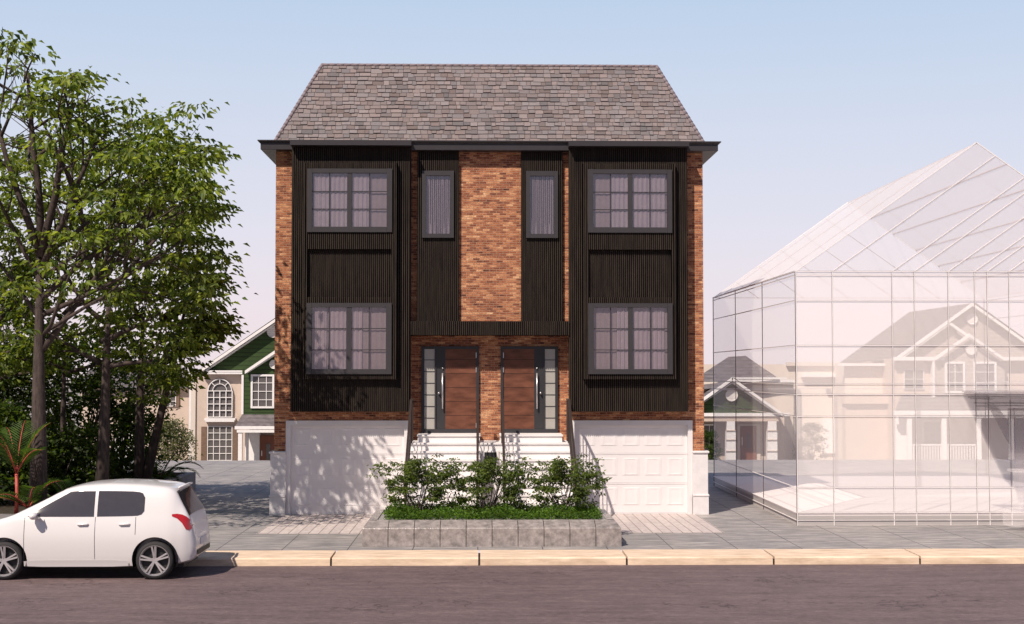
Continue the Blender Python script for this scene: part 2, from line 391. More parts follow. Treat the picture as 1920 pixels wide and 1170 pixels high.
M = dict(
    brick=brick_mat(),
    slat=noisy('dark_slat', (0.015, 0.011, 0.009), (0.052, 0.038, 0.029), 3, (6, 6, 0.5), 0.6, spec=0.2),
    slat_back=plain('slat_backing', (0.004, 0.0035, 0.0035), 0.9, spec=0.05),
    frame=plain('charcoal_frame', (0.042, 0.038, 0.042), 0.45),
    fascia=plain('charcoal_fascia', (0.038, 0.033, 0.037), 0.4),
    door_frame=plain('graphite_door_frame', (0.035, 0.033, 0.037), 0.45),
    white=noisy('white_paint', (0.68, 0.65, 0.655), (0.76, 0.73, 0.73), 2.5, rough=0.55),
    stair=noisy('white_step', (0.72, 0.685, 0.68), (0.80, 0.765, 0.755), 3, rough=0.7, bump=0.1),
    plinth=noisy('white_plaster', (0.62, 0.59, 0.60), (0.74, 0.71, 0.71), 5, rough=0.8, bump=0.15),
    garage=noisy('garage_panel', (0.72, 0.685, 0.69), (0.775, 0.74, 0.74), 2, rough=0.5),
    wood=striped('door_wood', (0.150, 0.058, 0.036), (0.04, 0.018, 0.013), 0.315, 0.025, 2, 0.45, 0.35),
    steel=plain('brushed_steel', (0.62, 0.60, 0.62), 0.3, 0.7),
    rail=plain('bronze_rail', (0.055, 0.040, 0.036), 0.4, 0.3),
    curtain=plain('curtain_cloth', (0.445, 0.425, 0.435), 0.9),
    sheer=plain('sheer_cloth', (0.36, 0.335, 0.325), 0.9),
    pane=see_mat('window_glass', 0.87, (0.8, 0.78, 0.8), (0.88, 0.84, 0.86), 0.03),
    frost=noisy('frosted_glass', (0.36, 0.34, 0.31), (0.42, 0.40, 0.37), 2, rough=0.12, spec=0.6),
    darkglass=plain('dark_glass', (0.035, 0.035, 0.04), 0.08, 0, 0.5, 0.6),
    planter=noisy('grey_stone_tile', (0.18, 0.160, 0.153), (0.40, 0.352, 0.335), 6, (1.2, 1.2, 1.2), 0.26, 0.5, 30, 10, 0.5, 0.34, 0.66),
    gravel=noisy('grey_gravel', (0.12, 0.11, 0.11), (0.5, 0.47, 0.46), 45, rough=0.9, bump=0.8, bscale=45),
    soil=noisy('soil', (0.025, 0.018, 0.012), (0.06, 0.045, 0.03), 12, rough=0.95, bump=0.5),
    concrete=noisy('planter_concrete', (0.17, 0.155, 0.16), (0.27, 0.25, 0.25), 5, rough=0.85, bump=0.2),
    kerb=noisy('cream_kerb', (0.52, 0.375, 0.26), (0.84, 0.665, 0.50), 3.8, (0.5, 2, 2.5), 0.85, 0.2, 50, 8),
    joint=plain('kerb_joint', (0.05, 0.035, 0.03), 0.9),
    paving=paving_mat(), road=road_mat(), planks=plank_mat(),
    far_ground=noisy('far_ground', (0.24, 0.22, 0.20), (0.34, 0.31, 0.29), 0.3, rough=0.9),
    slate=attr_mat('roof_slate', 0.75, bump=0.35),
    slate_base=plain('roof_underlay', (0.035, 0.03, 0.03), 0.9),
    ridge=noisy('ridge_tile', (0.17, 0.135, 0.15), (0.26, 0.21, 0.225), 8, rough=0.7),
    leaf=attr_mat('leaf', 0.5, 0.42, spec=0.3, tcol=(1.9, 1.85, 0.55)),
    bark=noisy('bark', (0.030, 0.022, 0.020), (0.105, 0.078, 0.070), 9, (2.2, 2.2, 0.5), 0.9, 0.8, 28, 8),
    redstem=noisy('red_stem', (0.38, 0.055, 0.045), (0.55, 0.12, 0.09), 6, rough=0.5),
    stucco=noisy('beige_stucco', (0.52, 0.42, 0.35), (0.60, 0.49, 0.42), 1.5, rough=0.9),
    stucco2=noisy('pale_stucco', (0.62, 0.54, 0.47), (0.70, 0.61, 0.54), 0.5, rough=0.9),
    green=striped('green_siding', (0.040, 0.070, 0.022), (0.012, 0.022, 0.007), 0.26, 0.12),
    lightside=striped('grey_siding', (0.42, 0.36, 0.32), (0.3, 0.26, 0.23), 0.26, 0.12),
    shingle=striped('grey_shingle', (0.16, 0.14, 0.145), (0.10, 0.088, 0.09), 0.22, 0.2, noise=0.3),
    trim=plain('white_trim', (0.78, 0.75, 0.74), 0.6),
    vent=striped('vent_louvre', (0.80, 0.76, 0.73), (0.5, 0.46, 0.44), 0.11, 0.2),
    oldbrick=noisy('brown_shutter', (0.14, 0.085, 0.06), (0.24, 0.16, 0.12), 6, (1, 1, 6), 0.9),
    browndoor=noisy('brown_door', (0.15, 0.055, 0.035), (0.24, 0.09, 0.055), 3, (4, 4, 0.5), 0.5),
    farglass=plain('far_window_glass', (0.11, 0.10, 0.10), 0.1, 0, 0, 0.5),
    milky=see_mat('milky_glass', 0.56, (0.97, 0.90, 0.89), (1, 1, 1), glossy=False, trans=0.08),
    milkygable=see_mat('milky_gable_glass', 0.74, (0.95, 0.90, 0.92), (1, 1, 1), glossy=False, trans=0.15),
    milkyrear=see_mat('milky_rear_glass', 0.79, (0.97, 0.90, 0.89), (1, 1, 1), glossy=False, trans=0.1),
    milkyside=see_mat('milky_side_glass', 0.84, (0.97, 0.90, 0.89), (1, 1, 1), glossy=False, trans=0.12),
    milkyroof=see_mat('milky_roof_glass', 0.50, (0.95, 0.90, 0.90), (1, 1, 1), glossy=False, trans=0.35),
    milkyfloor=see_mat('milky_floor', 0.18, (0.93, 0.86, 0.84), (1, 1, 1), glossy=False, trans=0.05),
    whiteline=plain('white_mullion', (0.85, 0.80, 0.79), 0.6),
    roofline=plain('roof_mullion', (0.55, 0.48, 0.48), 0.6),
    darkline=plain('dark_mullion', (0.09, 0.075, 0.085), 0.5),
    greypanel=see_mat('grey_louvre', 0.66, (0.42, 0.38, 0.41), (1, 1, 1), glossy=False, trans=0.2),
    paint=solid('white_car_paint', (0.72, 0.69, 0.69), 0.35, 0.8),
    cardark=plain('black_plastic', (0.018, 0.018, 0.02), 0.55),
    carglass=plain('tinted_car_glass', (0.055, 0.050, 0.058), 0.10, 0, 0.6, 0.6),
    tyre=plain('tyre_rubber', (0.03, 0.028, 0.03), 0.8),
    alloy=plain('alloy_rim', (0.62, 0.59, 0.60), 0.3, 0.6),
    redlens=plain('red_lens', (0.42, 0.015, 0.02), 0.15, 0, 0.8),
    clearlens=plain('clear_lens', (0.6, 0.6, 0.62), 0.1, 0.3, 0.8),
)

# ------------------------------------------------------------------ world and sun
DIR = Vector((0.48, 0.75, -1.0)).normalized()       # way the sunlight travels
elev = math.asin(-DIR.z); azim = math.atan2(-DIR.x, -DIR.y)
w = bpy.data.worlds.new('World'); sc.world = w; w.use_nodes = True
nt = w.node_tree; L = nt.links.new
bg = nt.nodes['Background']; bg.inputs['Strength'].default_value = 0.1
sky = N(nt, 'ShaderNodeTexSky'); sky.sky_type = 'NISHITA'; sky.sun_disc = False
sky.sun_elevation = elev; sky.sun_rotation = azim % (2 * math.pi); sky.air_density = 1.0; sky.dust_density = 2.0
L(sky.outputs[0], bg.inputs['Color'])
tc = N(nt, 'ShaderNodeTexCoord'); sp = N(nt, 'ShaderNodeSeparateXYZ'); L(tc.outputs['Generated'], sp.inputs[0])
rp = ramp(nt, [(0.0, (0.96, 0.83, 0.86)), (0.04, (0.93, 0.82, 0.88)), (0.10, (0.82, 0.80, 0.91)), (0.16, (0.72, 0.765, 0.90)), (0.25, (0.555, 0.69, 0.88)), (0.36, (0.22, 0.30, 0.50)), (1.0, (0.11, 0.17, 0.34))])
L(sp.outputs[2], rp.inputs['Fac'])
bg2 = N(nt, 'ShaderNodeBackground'); bg2.inputs['Strength'].default_value = 1.0; 
# unseen sky half behind the camera, darkened to weaken fill light on the facade
mrs = N(nt, 'ShaderNodeMapRange'); mrs.interpolation_type = 'SMOOTHSTEP'; mrs.inputs['From Min'].default_value = -0.75; mrs.inputs['From Max'].default_value = 0.3; L(sp.outputs[1], mrs.inputs['Value'])
tint = ramp(nt, [(0.0, (0.45, 0.455, 0.52)), (1.0, (1, 1, 1))]); L(mrs.outputs['Result'], tint.inputs['Fac'])
mxs = N(nt, 'ShaderNodeMix', data_type='RGBA', blend_type='MULTIPLY'); mxs.inputs[0].default_value = 1
L(rp.outputs['Color'], mxs.inputs[6]); L(tint.outputs['Color'], mxs.inputs[7]); L(mxs.outputs[2], bg2.inputs['Color'])
ms = N(nt, 'ShaderNodeMixShader'); ms.inputs[0].default_value = 0.88
L(bg.outputs[0], ms.inputs[1]); L(bg2.outputs[0], ms.inputs[2]); L(ms.outputs[0], nt.nodes['World Output'].inputs['Surface'])
sd = bpy.data.lights.new('sun', 'SUN'); sd.energy = 5.4; sd.angle = R(0.5); sd.color = (1.0, 0.885, 0.77)
so = bpy.data.objects.new('sun', sd); col.objects.link(so)
so.rotation_euler = DIR.to_track_quat('-Z', 'Y').to_euler(); so.location = (-20, -30, 40)
sc.view_settings.view_transform = 'Standard'; sc.view_settings.look = 'None'; sc.view_settings.exposure = 0
sc.render.engine = 'CYCLES'
sc.cycles.transparent_max_bounces = 32; sc.cycles.max_bounces = 8
sc.cycles.use_denoising = True

# ------------------------------------------------------------------ setting
ROAD_Z, KERB_F, KERB_B, EDGE = -0.142, -7.6, -6.6, 20.6


def sheet(name, ys, x0, x1, mat):
    mb = MB()
    rows = [[mb.bm.verts.new((x, y, z)) for x in (x0, x1)] for y, z in ys]
    for a, b in zip(rows, rows[1:]):
        mb.bm.faces.new((a[0], a[1], b[1], b[0]))
    return tag(mb.build(name, mat), kind='structure')


sheet('road', [(-70, ROAD_Z), (KERB_F + 0.02, ROAD_Z)], -400, 400, M['road'])
sheet('pavement', [(KERB_B, 0), (EDGE, 0)], -90, 90, M['paving'])
sheet('ground', [(EDGE, -0.02), (EDGE + 4, -0.7), (45, -2.9), (90, -3.0), (1500, -3.0)], -1200, 1200, M['far_ground'])
mb = MB()
KJ = [CAM.x + 2.545 * k for k in range(-16, 17)]
for a, b in zip(KJ, KJ[1:]):
    g = 0.018
    v = [mb.bm.verts.new((x, y, z)) for x in (a + g, b - g) for y, z in ((KERB_B, 0.004), (KERB_F + 0.03, -0.006), (KERB_F, -0.03), (KERB_F - 0.004, ROAD_Z - 0.05), (KERB_B, ROAD_Z - 0.05))]
    for i in range(5):
        j = (i + 1) % 5
        mb.bm.faces.new((v[i], v[j], v[5 + j], v[5 + i]))
    mb.bm.faces.new(v[:5][::-1]); mb.bm.faces.new(v[5:])
tag(mb.build('kerb', M['kerb']), kind='structure')
mb = MB(); mb.box(KJ[0], KJ[-1], KERB_F + 0.025, KERB_B, ROAD_Z - 0.02, -0.05)
tag(mb.build('kerb_bed', M['joint']), kind='structure')
for s in (-1, 1):
    mb = MB(); mb.box(s * 4.62, s * 1.9, -3.85, 0.05, -0.02, 0.006)
    tag(mb.build('driveway', M['planks']), kind='structure')

# ------------------------------------------------------------------ the town house
house = thing('townhouse', 'three storey brick and black slat semi-detached townhouse with slate roof', 'house', (0, 0, 0))
HD = 6.8                      # depth
HX = abs(P(515.5, 600, 0).x)  # half width
fx = lambda px, Y=0, py=600: P(px, py, Y).x
fz = lambda py, Y=0, px=700: P(px, py, Y).z
ZT = fz(276)
BX = abs(fx(768))             # inner edge of the bays
# brick carcass
GX0, GX1, GZ = fx(542), fx(763), fz(793)
zb = fz(615)
mb = MB()
for s in (False, True):
    mb.m = s
    mb.box(-HX, GX0, 0, 0.45, 0, GZ)
    mb.box(GX1, -BX, 0, 0.45, 0, GZ)
    mb.box(-HX, -BX, 0, 0.45, GZ, ZT)
    mb.box(-HX, -HX + 0.3, 0.45, HD, 0, ZT)
    mb.box(-BX, -BX + 0.001, 0.01, 0.02, 1, 1.001)
mb.m = False
mb.box(-BX, BX, 0, 0.26, zb, ZT)
mb.box(-BX, BX, 0.26, 0.56, 0, ZT - 0.01)
mb.box(-HX + 0.3, HX - 0.3, HD - 0.3, HD, 0, ZT)
mb.build('brick_wall', M['brick'], house)
# eaves, swept round the four sides
zt = fz(263, -0.3); zm = fz(269, -0.27); zl = fz(280.5, -0.27)
prof = [(0.30, 0.26, zt + 0.004), (0.372, 0.33, zt), (0.372, 0.33, zt - 0.022), (0.31, 0.27, zm), (0.31, 0.27, zl), (0.30, 0.26, zl - 0.006), (0, 0, zl - 0.006)]
mb = MB(); rings = []
for ox, oy, z in prof:
    rings.append([mb.v((x, y, z)) for x, y in ((-HX - ox, -oy), (HX + ox, -oy), (HX + ox, HD + oy), (-HX - ox, HD + oy))])
for a, b in zip(rings, rings[1:]):
    for k in range(4):
        mb.bm.faces.new((a[k], a[(k + 1) % 4], b[(k + 1) % 4], b[k]))
mb.bm.faces.new(rings[0])
mb.build('eaves', M['fascia'], house)

# mansard roof with individual slates
xb, yb, zb0 = 4.84, -0.12, zt - 0.02
xr, yr, zr = 3.885, 0.85, fz(123, 0.85, 920)
top = [(-xr, yr, zr), (xr, yr, zr), (xr, HD - yr, zr), (-xr, HD - yr, zr)]
bot = [(-xb, yb, zb0), (xb, yb, zb0), (xb, HD - yb, zb0), (-xb, HD - yb, zb0)]
mb = MB()
tv = [mb.v(p) for p in top]; bv = [mb.v(p) for p in bot]
for k in range(4): mb.bm.faces.new((bv[k], bv[(k + 1) % 4], tv[(k + 1) % 4], tv[k]))
mb.bm.faces.new(tv)
roof = mb.build('roof', M['slate_base'], house)


def slates(b0, b1, t1, t0, rng):
    b0, b1, t0, t1 = map(Vector, (b0, b1, t0, t1))
    V, Fc, C = [], [], []
    mid = (t0 + t1) / 2 - (b0 + b1) / 2
    u = (b1 - b0).normalized(); vv = mid - u * mid.dot(u); H = vv.length; vd = vv.normalized(); n = u.cross(vd)
    Lb = (b1 - b0).length; a0 = (t0 - b0).dot(u); a1 = (t1 - b0).dot(u)
    rows = 19; rh = H / rows
    for r in range(rows):
        vlo, vhi = r * rh, min(H, (r + 1) * rh + 0.012)
        x = -rng.random() * 0.15
        while x < Lb:
            wd = rng.choice((0.10, 0.13, 0.16, 0.16, 0.19, 0.25)) * rng.uniform(0.9, 1.1)
            tone = rng.choice((0.72, 0.85, 0.95, 1.0, 1.0, 1.08, 1.15)) * rng.uniform(0.93, 1.07)
            wm = rng.uniform(-0.012, 0.016)
            cc = (0.216 * tone + wm, 0.184 * tone, 0.184 * tone - wm * 0.4, 1)
            lift = rng.uniform(0.014, 0.034); dj = rng.uniform(-0.018, 0.012); dj2 = dj + rng.uniform(-0.008, 0.008)
            p = []
            for xx, vy, hh in ((x + 0.004, vlo + dj, lift), (x + wd - 0.004, vlo + dj2, lift), (x + wd - 0.004, vhi, 0.004), (x + 0.004, vhi, 0.004)):
                lo = a0 * max(0, vy) / H; hi = Lb + (a1 - Lb) * max(0, vy) / H
                p.append((min(max(xx, lo), hi), vy, hh))
            if p[1][0] - p[0][0] > 0.01:
                i = len(V)
                for xx, vy, hh in p: V.append(b0 + u * xx + vd * vy + n * hh)
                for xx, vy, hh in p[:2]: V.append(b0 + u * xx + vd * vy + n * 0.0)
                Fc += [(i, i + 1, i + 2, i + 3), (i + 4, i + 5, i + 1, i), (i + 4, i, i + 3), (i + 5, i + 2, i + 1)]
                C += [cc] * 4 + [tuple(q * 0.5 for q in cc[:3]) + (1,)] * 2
            x += wd
    return V, Fc, C


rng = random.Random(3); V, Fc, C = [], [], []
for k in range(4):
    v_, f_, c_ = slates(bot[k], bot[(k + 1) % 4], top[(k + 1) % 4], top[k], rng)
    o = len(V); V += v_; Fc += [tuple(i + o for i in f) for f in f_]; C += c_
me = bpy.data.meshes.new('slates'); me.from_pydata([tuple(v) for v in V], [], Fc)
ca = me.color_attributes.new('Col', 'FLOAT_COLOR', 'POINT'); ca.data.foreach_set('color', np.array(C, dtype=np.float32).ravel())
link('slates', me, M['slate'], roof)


def caps(a, b, n, r):
    mb = MB(); a, b = Vector(a), Vector(b)
    for i in range(n):
        p, q = a.lerp(b, i / n), a.lerp(b, (i + 1.12) / n)
        mb.tube([p, q], [r * 1.18, r * 0.92], 8)
    mb.build('ridge_cap', M['ridge'], roof, True)


caps(Vector(top[0]), Vector(top[1]), 46, 0.036)
for k in range(4): caps(bot[k], top[k], 19, 0.040)

# slatted cladding helper: upright battens on the front of a strip
PITCH_S, SW, SD = 0.044, 0.022, 0.032


def slat_strip(mb, x0, x1, z0, z1, Y):
    if x1 < x0: x0, x1 = x1, x0
    n = max(1, round((x1 - x0) / PITCH_S)); p = (x1 - x0) / n
    for i in range(n):
        c = x0 + (i + 0.5) * p
        mb.box(c - SW / 2, c + SW / 2, Y, Y + SD, z0, z1)


def window(parent_name, s, fo, fi, mull, vb, hb, Y, parent, sheers, dc=0.068, db=0.090, am=0.007):
    """frame outer px, inner px, centre mullion px, thin upright bars, thin cross bars"""
    fr = MB(s); d = 0.075
    (x0, y0), (x1, y1) = fo; (u0, w0), (u1, w1) = fi
    fr.rect((x0, y0), (u0, y1), Y, d); fr.rect((u1, y0), (x1, y1), Y, d)
    fr.rect((u0, y0), (u1, w0), Y, d); fr.rect((u0, w1), (u1, y1), Y, d)
    if mull: fr.rect((mull[0], w0), (mull[1], w1), Y + 0.012, d - 0.012)
    o = fr.build(parent_name, M['frame'], parent)
    for x in vb: MB(s).rect((x - 0.85, w0), (x + 0.85, w1), Y + 0.042, 0.014).build('glazing_bar', M['frame'], o)
    segs = [(u0, mull[0]), (mull[1], u1)] if mull else [(u0, u1)]
    for y in hb:
        for a, b in segs: MB(s).rect((a, y - 0.85), (b, y + 0.85), Y + 0.043, 0.012).build('glazing_bar', M['frame'], o)
    # dark sash edge just inside the frame
    pn = MB(s); pn.rect((u0, w0), (u1, w1), Y + 0.05, 0.004); pn.build('pane', M['pane'], o)
    bk = MB(s)
    ex, = [0]
    a, b = P(u0, 500, Y).x - 0.005, P(u1, 500, Y).x + 0.005
    zt_, zb_ = P(700, w0, Y).z + 0.004, P(700, w1, Y).z - 0.004
    wav = lambda t, k, amp: amp * math.sin(t * k) + amp * 0.5 * math.sin(t * k * 2.3 + 1)
    nn = 90
    xs = [a + (b - a) * i / nn for i in range(nn + 1)]
    va = [(bk.v((x, Y + db + wav(x, 50, 0.003), zb_)), bk.v((x, Y + db + wav(x, 50, 0.003), zt_))) for x in xs]
    for p, q in zip(va, va[1:]): bk.bm.faces.new((p[0], q[0], q[1], p[1]))
    bk.build('sheer_curtain', M['sheer'], o, True)
    for sa, sb in sheers:
        cu = MB(s); a, b = P(sa, 500, Y + 0.18).x, P(sb, 500, Y + 0.18).x
        xs = [a + (b - a) * i / 60 for i in range(61)]
        va = [(cu.v((x, Y + dc + wav(x, 62, am), zb_)), cu.v((x, Y + dc + wav(x, 60, am * 0.9), zt_))) for x in xs]
        for p, q in zip(va, va[1:]): cu.bm.faces.new((p[0], q[0], q[1], p[1]))
        cu.build('curtain', M['curtain'], o, True)
    return o


for s in (False, True):
    # bay
    YB, YS = -0.36, -0.51
    x0, x1 = fx(546, YB), fx(768, YB); z0, z1 = fz(772, YB), fz(273, -0.55)
    back = MB(s); back.box(x0, x1, YB + SD, -0.001, z0, z1)
    bay = back.build('bay', M['slat_back'], house)
    sx0, sx1, sz0, sz1 = fx(567.5, YS), fx(743.5, YS), fz(711, YS), fz(305, YS)
    cl = MB(s)
    slat_strip(cl, x0, sx0 - 0.005, z0, z1, YB); slat_strip(cl, sx1 + 0.005, x1, z0, z1, YB)
    slat_strip(cl, sx0 - 0.005, sx1 + 0.005, sz1, z1, YB); slat_strip(cl, sx0 - 0.005, sx1 + 0.005, z0, sz0, YB)
    for k in range(10):   # return face towards the entrance
        y = YB + SD + 0.02 + k * 0.034
        cl.box(x1, x1 + 0.015, y, y + 0.02, z0, z1); cl.box(x0 - 0.012, x0, y, y + 0.02, z0, z1)
    cl.build('cladding', M['slat'], bay)
    # projecting window surround
    bk = MB(s)
    wx0, wx1 = fx(576, YS), fx(733.5, YS)
    levels = [fz(305, YS), fz(318, YS), fz(434, YS), fz(467, YS), fz(557, YS), fz(569, YS), fz(700, YS), fz(711, YS)]
    rects = [(sx0, wx0, sz0, sz1), (wx1, sx1, sz0, sz1), (wx0, wx1, levels[1], levels[0]), (wx0, wx1, levels[3], levels[2]), (wx0, wx1, levels[5], levels[4]), (wx0, wx1, levels[7], levels[6])]
    for a, b, c, d in rects: bk.box(a, b, YS + SD, YB + SD, c, d)
    bk.box(wx0, wx1, YS + 0.095 + SD, YB + SD, levels[4], levels[3])
    sr = bk.build('window_surround', M['slat_back'], house)
    cl = MB(s)
    for a, b, c, d in rects[:2]: slat_strip(cl, a, b, c, d, YS)
    for a, b, c, d in rects[2:]: slat_strip(cl, a, b, c, d, YS)
    slat_strip(cl, wx0, wx1, levels[4], levels[3], YS + 0.095)
    cl.build('cladding', M['slat'], sr)
    # bay canopy
    cp = MB(s); YC = -0.60
    cp.rect((543.5, 262.3), (771.2, 272), YC, 0.62 - 0.002); cp.build('canopy', M['fascia'], bay)
    # bay windows
    YW = YS - 0.035
    sh = [(590, 617), (619, 651), (660, 692)]
    window('bay_window', s, ((576, 316), (735, 435)), ((585, 324), (725, 425)), (651, 659.5), (618, 692.7), (359, 392), YW, house, sh)
    window('bay_window', s, ((574.5, 568), (734, 701.5)), ((584, 576), (723.5, 692)), (650, 658.7), (616.8, 692), (616, 656), YW, house, [(592, 614), (619, 650), (659, 681)])
    # narrow slatted panel and its window
    YN = -0.11
    a, b, z0n, z1n = fx(782, YN), fx(860, YN), fz(602, YN), fz(280, YN)
    bk = MB(s); bk.box(a, b, YN + SD, -0.001, z0n, z1n)
    pnl = bk.build('slat_panel', M['slat_back'], house)
    cl = MB(s); slat_strip(cl, a, b, z0n, z1n, YN)
    cl.build('cladding', M['slat'], pnl)
    window('narrow_window', s, ((791, 320), (851, 445.6)), ((798.5, 329), (843.6, 438)), None, (), (), YN - 0.06, house, [(796, 845)], 0.066, 0.088, 0.006)
    # garage opening: white trim and sectional door
    tr = MB(s)
    gx0, gx1, gz1 = fx(546.5), fx(758.5), fz(797.5)
    tr.box(fx(537.5), gx0, -0.03, 0.12, 0, fz(788.5)); tr.box(gx1, fx(767), -0.03, 0.12, 0, fz(788.5)); tr.box(gx0, gx1, -0.03, 0.12, gz1, fz(788.5))
    tr.build('garage_trim', M['white'], house)
    gd = MB(s); YG = 0.07
    sec = gz1 / 3
    gd.box(gx0, gx1, YG + 0.01, YG + 0.05, 0.0, gz1)
    for i in range(3):
        gd.box(gx0 + 0.002, gx1 - 0.002, YG, YG + 0.011, i * sec + 0.006, (i + 1) * sec - 0.006)
        gd.box(gx0 + 0.002, gx1 - 0.002, YG - 0.004, YG, i * sec + 0.04, i * sec + 0.052)
    pw = (gx1 - gx0) / 5.0
    for i in range(3):
        for k in range(5):
            cx = gx0 + (k + 0.5) * pw * 0.985 + 0.03; hw = pw * 0.39
            za, zb_ = i * sec + 0.20, (i + 1) * sec - 0.07
            y0 = YG
            o_ = [(cx - hw, za), (cx + hw, za), (cx + hw, zb_), (cx - hw, zb_)]
            mdl = [(cx - hw + 0.06, za + 0.022), (cx + hw - 0.06, za + 0.022), (cx + hw - 0.06, zb_ - 0.022), (cx - hw + 0.06, zb_ - 0.022)]
            inn = [(cx - hw + 0.12, za + 0.05), (cx + hw - 0.12, za + 0.05), (cx + hw - 0.12, zb_ - 0.05), (cx - hw + 0.12, zb_ - 0.05)]
            A = [gd.v((x, y0 - 0.002, z)) for x, z in o_]; Bm = [gd.v((x, y0 - 0.009, z)) for x, z in mdl]; Cc = [gd.v((x, y0 - 0.004, z)) for x, z in inn]
            for q in range(4):
                r_ = (q + 1) % 4
                gd.bm.faces.new((A[q], A[r_], Bm[r_], Bm[q])); gd.bm.faces.new((Bm[q], Bm[r_], Cc[r_], Cc[q]))
            gd.bm.faces.new(Cc)
    gd.build('garage_door', M['garage'], house)
    # plinth pillar
    pl = MB(s)
    px0, px1 = -HX - 0.07, fx(537.5, -0.1)
    zc = fz(848, -0.1); zmid = fz(930, -0.1)
    pl.box(px0, px1, -0.09, HD, 0, zc - 0.03)
    pl.box(px0 - 0.03, px1, -0.12, HD, zc - 0.03, zc + 0.02, 0.012)
    pl.box(px0 - 0.025, px1, -0.115, HD, zmid - 0.025, zmid + 0.025, 0.01)
    pl.box(px0 - 0.012, px1, -0.102, HD, 0, zmid - 0.03)
    pl.build('plinth', M['plinth'], house)
    # front door
    YD = 0.20
    fr = MB(s)
    X = lambda px: fx(px, YD, 730); Z = lambda py: fz(py, YD, 850)
    for q in (((790, 649.5), (795.5, 812)), ((893, 649.5), (898, 812)), ((795.5, 649.5), (893, 654.5)), ((795.5, 804.5), (893, 812)), ((814.8, 654.5), (818, 804.5))):
        fr.rect(q[0], q[1], YD, 0.06)
    dr = fr.build('front_door', M['door_frame'], house)
    q = MB(s); q.rect((818, 654.5), (835, 804.5), YD + 0.022, 0.036); q.build('door_stile', M['door_frame'], dr)
    q = MB(s); q.rect((835, 654.5), (893, 804.5), YD + 0.024, 0.034); q.build('door_panel', M['wood'], dr)
    q = MB(s); q.rect((795.5, 654.5), (814.8, 804.5), YD + 0.03, 0.02); q.build('sidelight', M['frost'], dr)
    for k in range(6):
        q = MB(s); q.rect((795.5, 674.2 + 21.8 * k), (814.8, 675.6 + 21.8 * k), YD + 0.022, 0.01); q.build('glazing_bar', M['door_frame'], dr)
    q = MB(s); hx = X(829.8)
    q.tube([(hx, YD - 0.04, Z(766.5)), (hx, YD - 0.04, Z(699.5))], 0.019, 8)
    for zz in (Z(760), Z(706)): q.tube([(hx, YD - 0.04, zz), (hx, YD + 0.03, zz)], 0.01, 6)
    q.build('pull_handle', M['steel'], dr, True)
    q = MB(s)
    q.lathe([(0.0, -0.010), (0.018, -0.008), (0.018, 0.022)], (X(830), YD, Z(690.5)), 'Y', 12); q.build('lock', M['steel'], dr, True)
    q = MB(s); q.lathe([(0.0, -0.035), (0.02, -0.035), (0.026, -0.02), (0.026, 0.022)], (X(822.8), YD, Z(737.3)), 'Y', 12); q.box(X(822), X(824), YD - 0.05, YD - 0.03, Z(739), Z(735))
    q.build('door_knob', M['steel'], dr, True)
    for a, b in ((661, 671), (689, 698), (793, 802)):
        q = MB(s); q.rect((892.2, a), (893.4, b), YD - 0.008, 0.008); q.build('hinge', M['steel'], dr)

# beam over the entrance
YBm = -0.345
bk = MB(); bz0, bz1 = fz(628, YBm), fz(602, YBm)
bk.box(-BX + 0.03, BX - 0.03, YBm + SD, -0.001, bz0, bz1)
bk.box(-BX + 0.03, BX - 0.03, -0.001, 0.259, bz0, zb - 0.002)
bm_ = bk.build('entrance_beam', M['slat_back'], house)
cl = MB(); slat_strip(cl, -BX + 0.03, BX - 0.03, bz0, bz1, YBm); cl.build('cladding', M['slat'], bm_)

# stairs: shared landing, two flights
RISE, RUN = 0.165, 0.27
LZ = RISE * 10; YL = -1.0
st = MB()
st.box(-1.74, 1.74, YL, 0.259, 0, LZ - 0.035)
st.box(-1.77, 1.77, YL - 0.03, 0.259, LZ - 0.035, LZ)
for s in (-1, 1):
    st.box(s * 1.585, s * 0.225, -0.72, 0.199, LZ, LZ + RISE - 0.035); st.box(s * 1.60, s * 0.21, -0.75, 0.199, LZ + RISE - 0.035, LZ + RISE - 0.002)
    for k in range(1, 10):
        z = LZ - RISE * k; y1 = YL - RUN * (k - 1); y0 = y1 - RUN
        st.box(s * 1.74, s * 0.23, y0, y1 - 0.001, 0, z - 0.035)
        st.box(s * 1.765, s * 0.21, y0 - 0.03, y1 - 0.001, z - 0.035, z)
stairs = st.build('staircase', M['stair'], house)
q = MB(); q.rect((908, 848), (931, 878), YL - 0.022, 0.02); q.build('landing_window', M['darkglass'], stairs)
q = MB()
for a, b in (((904, 845), (908, 880)), ((931, 845), (935, 880)), ((908, 845), (931, 848)), ((908, 878), (931, 880))): q.rect(a, b, YL - 0.035, 0.034)
q.build('landing_window_frame', M['stair'], stairs)
yend = YL - RUN * 9 + 0.1
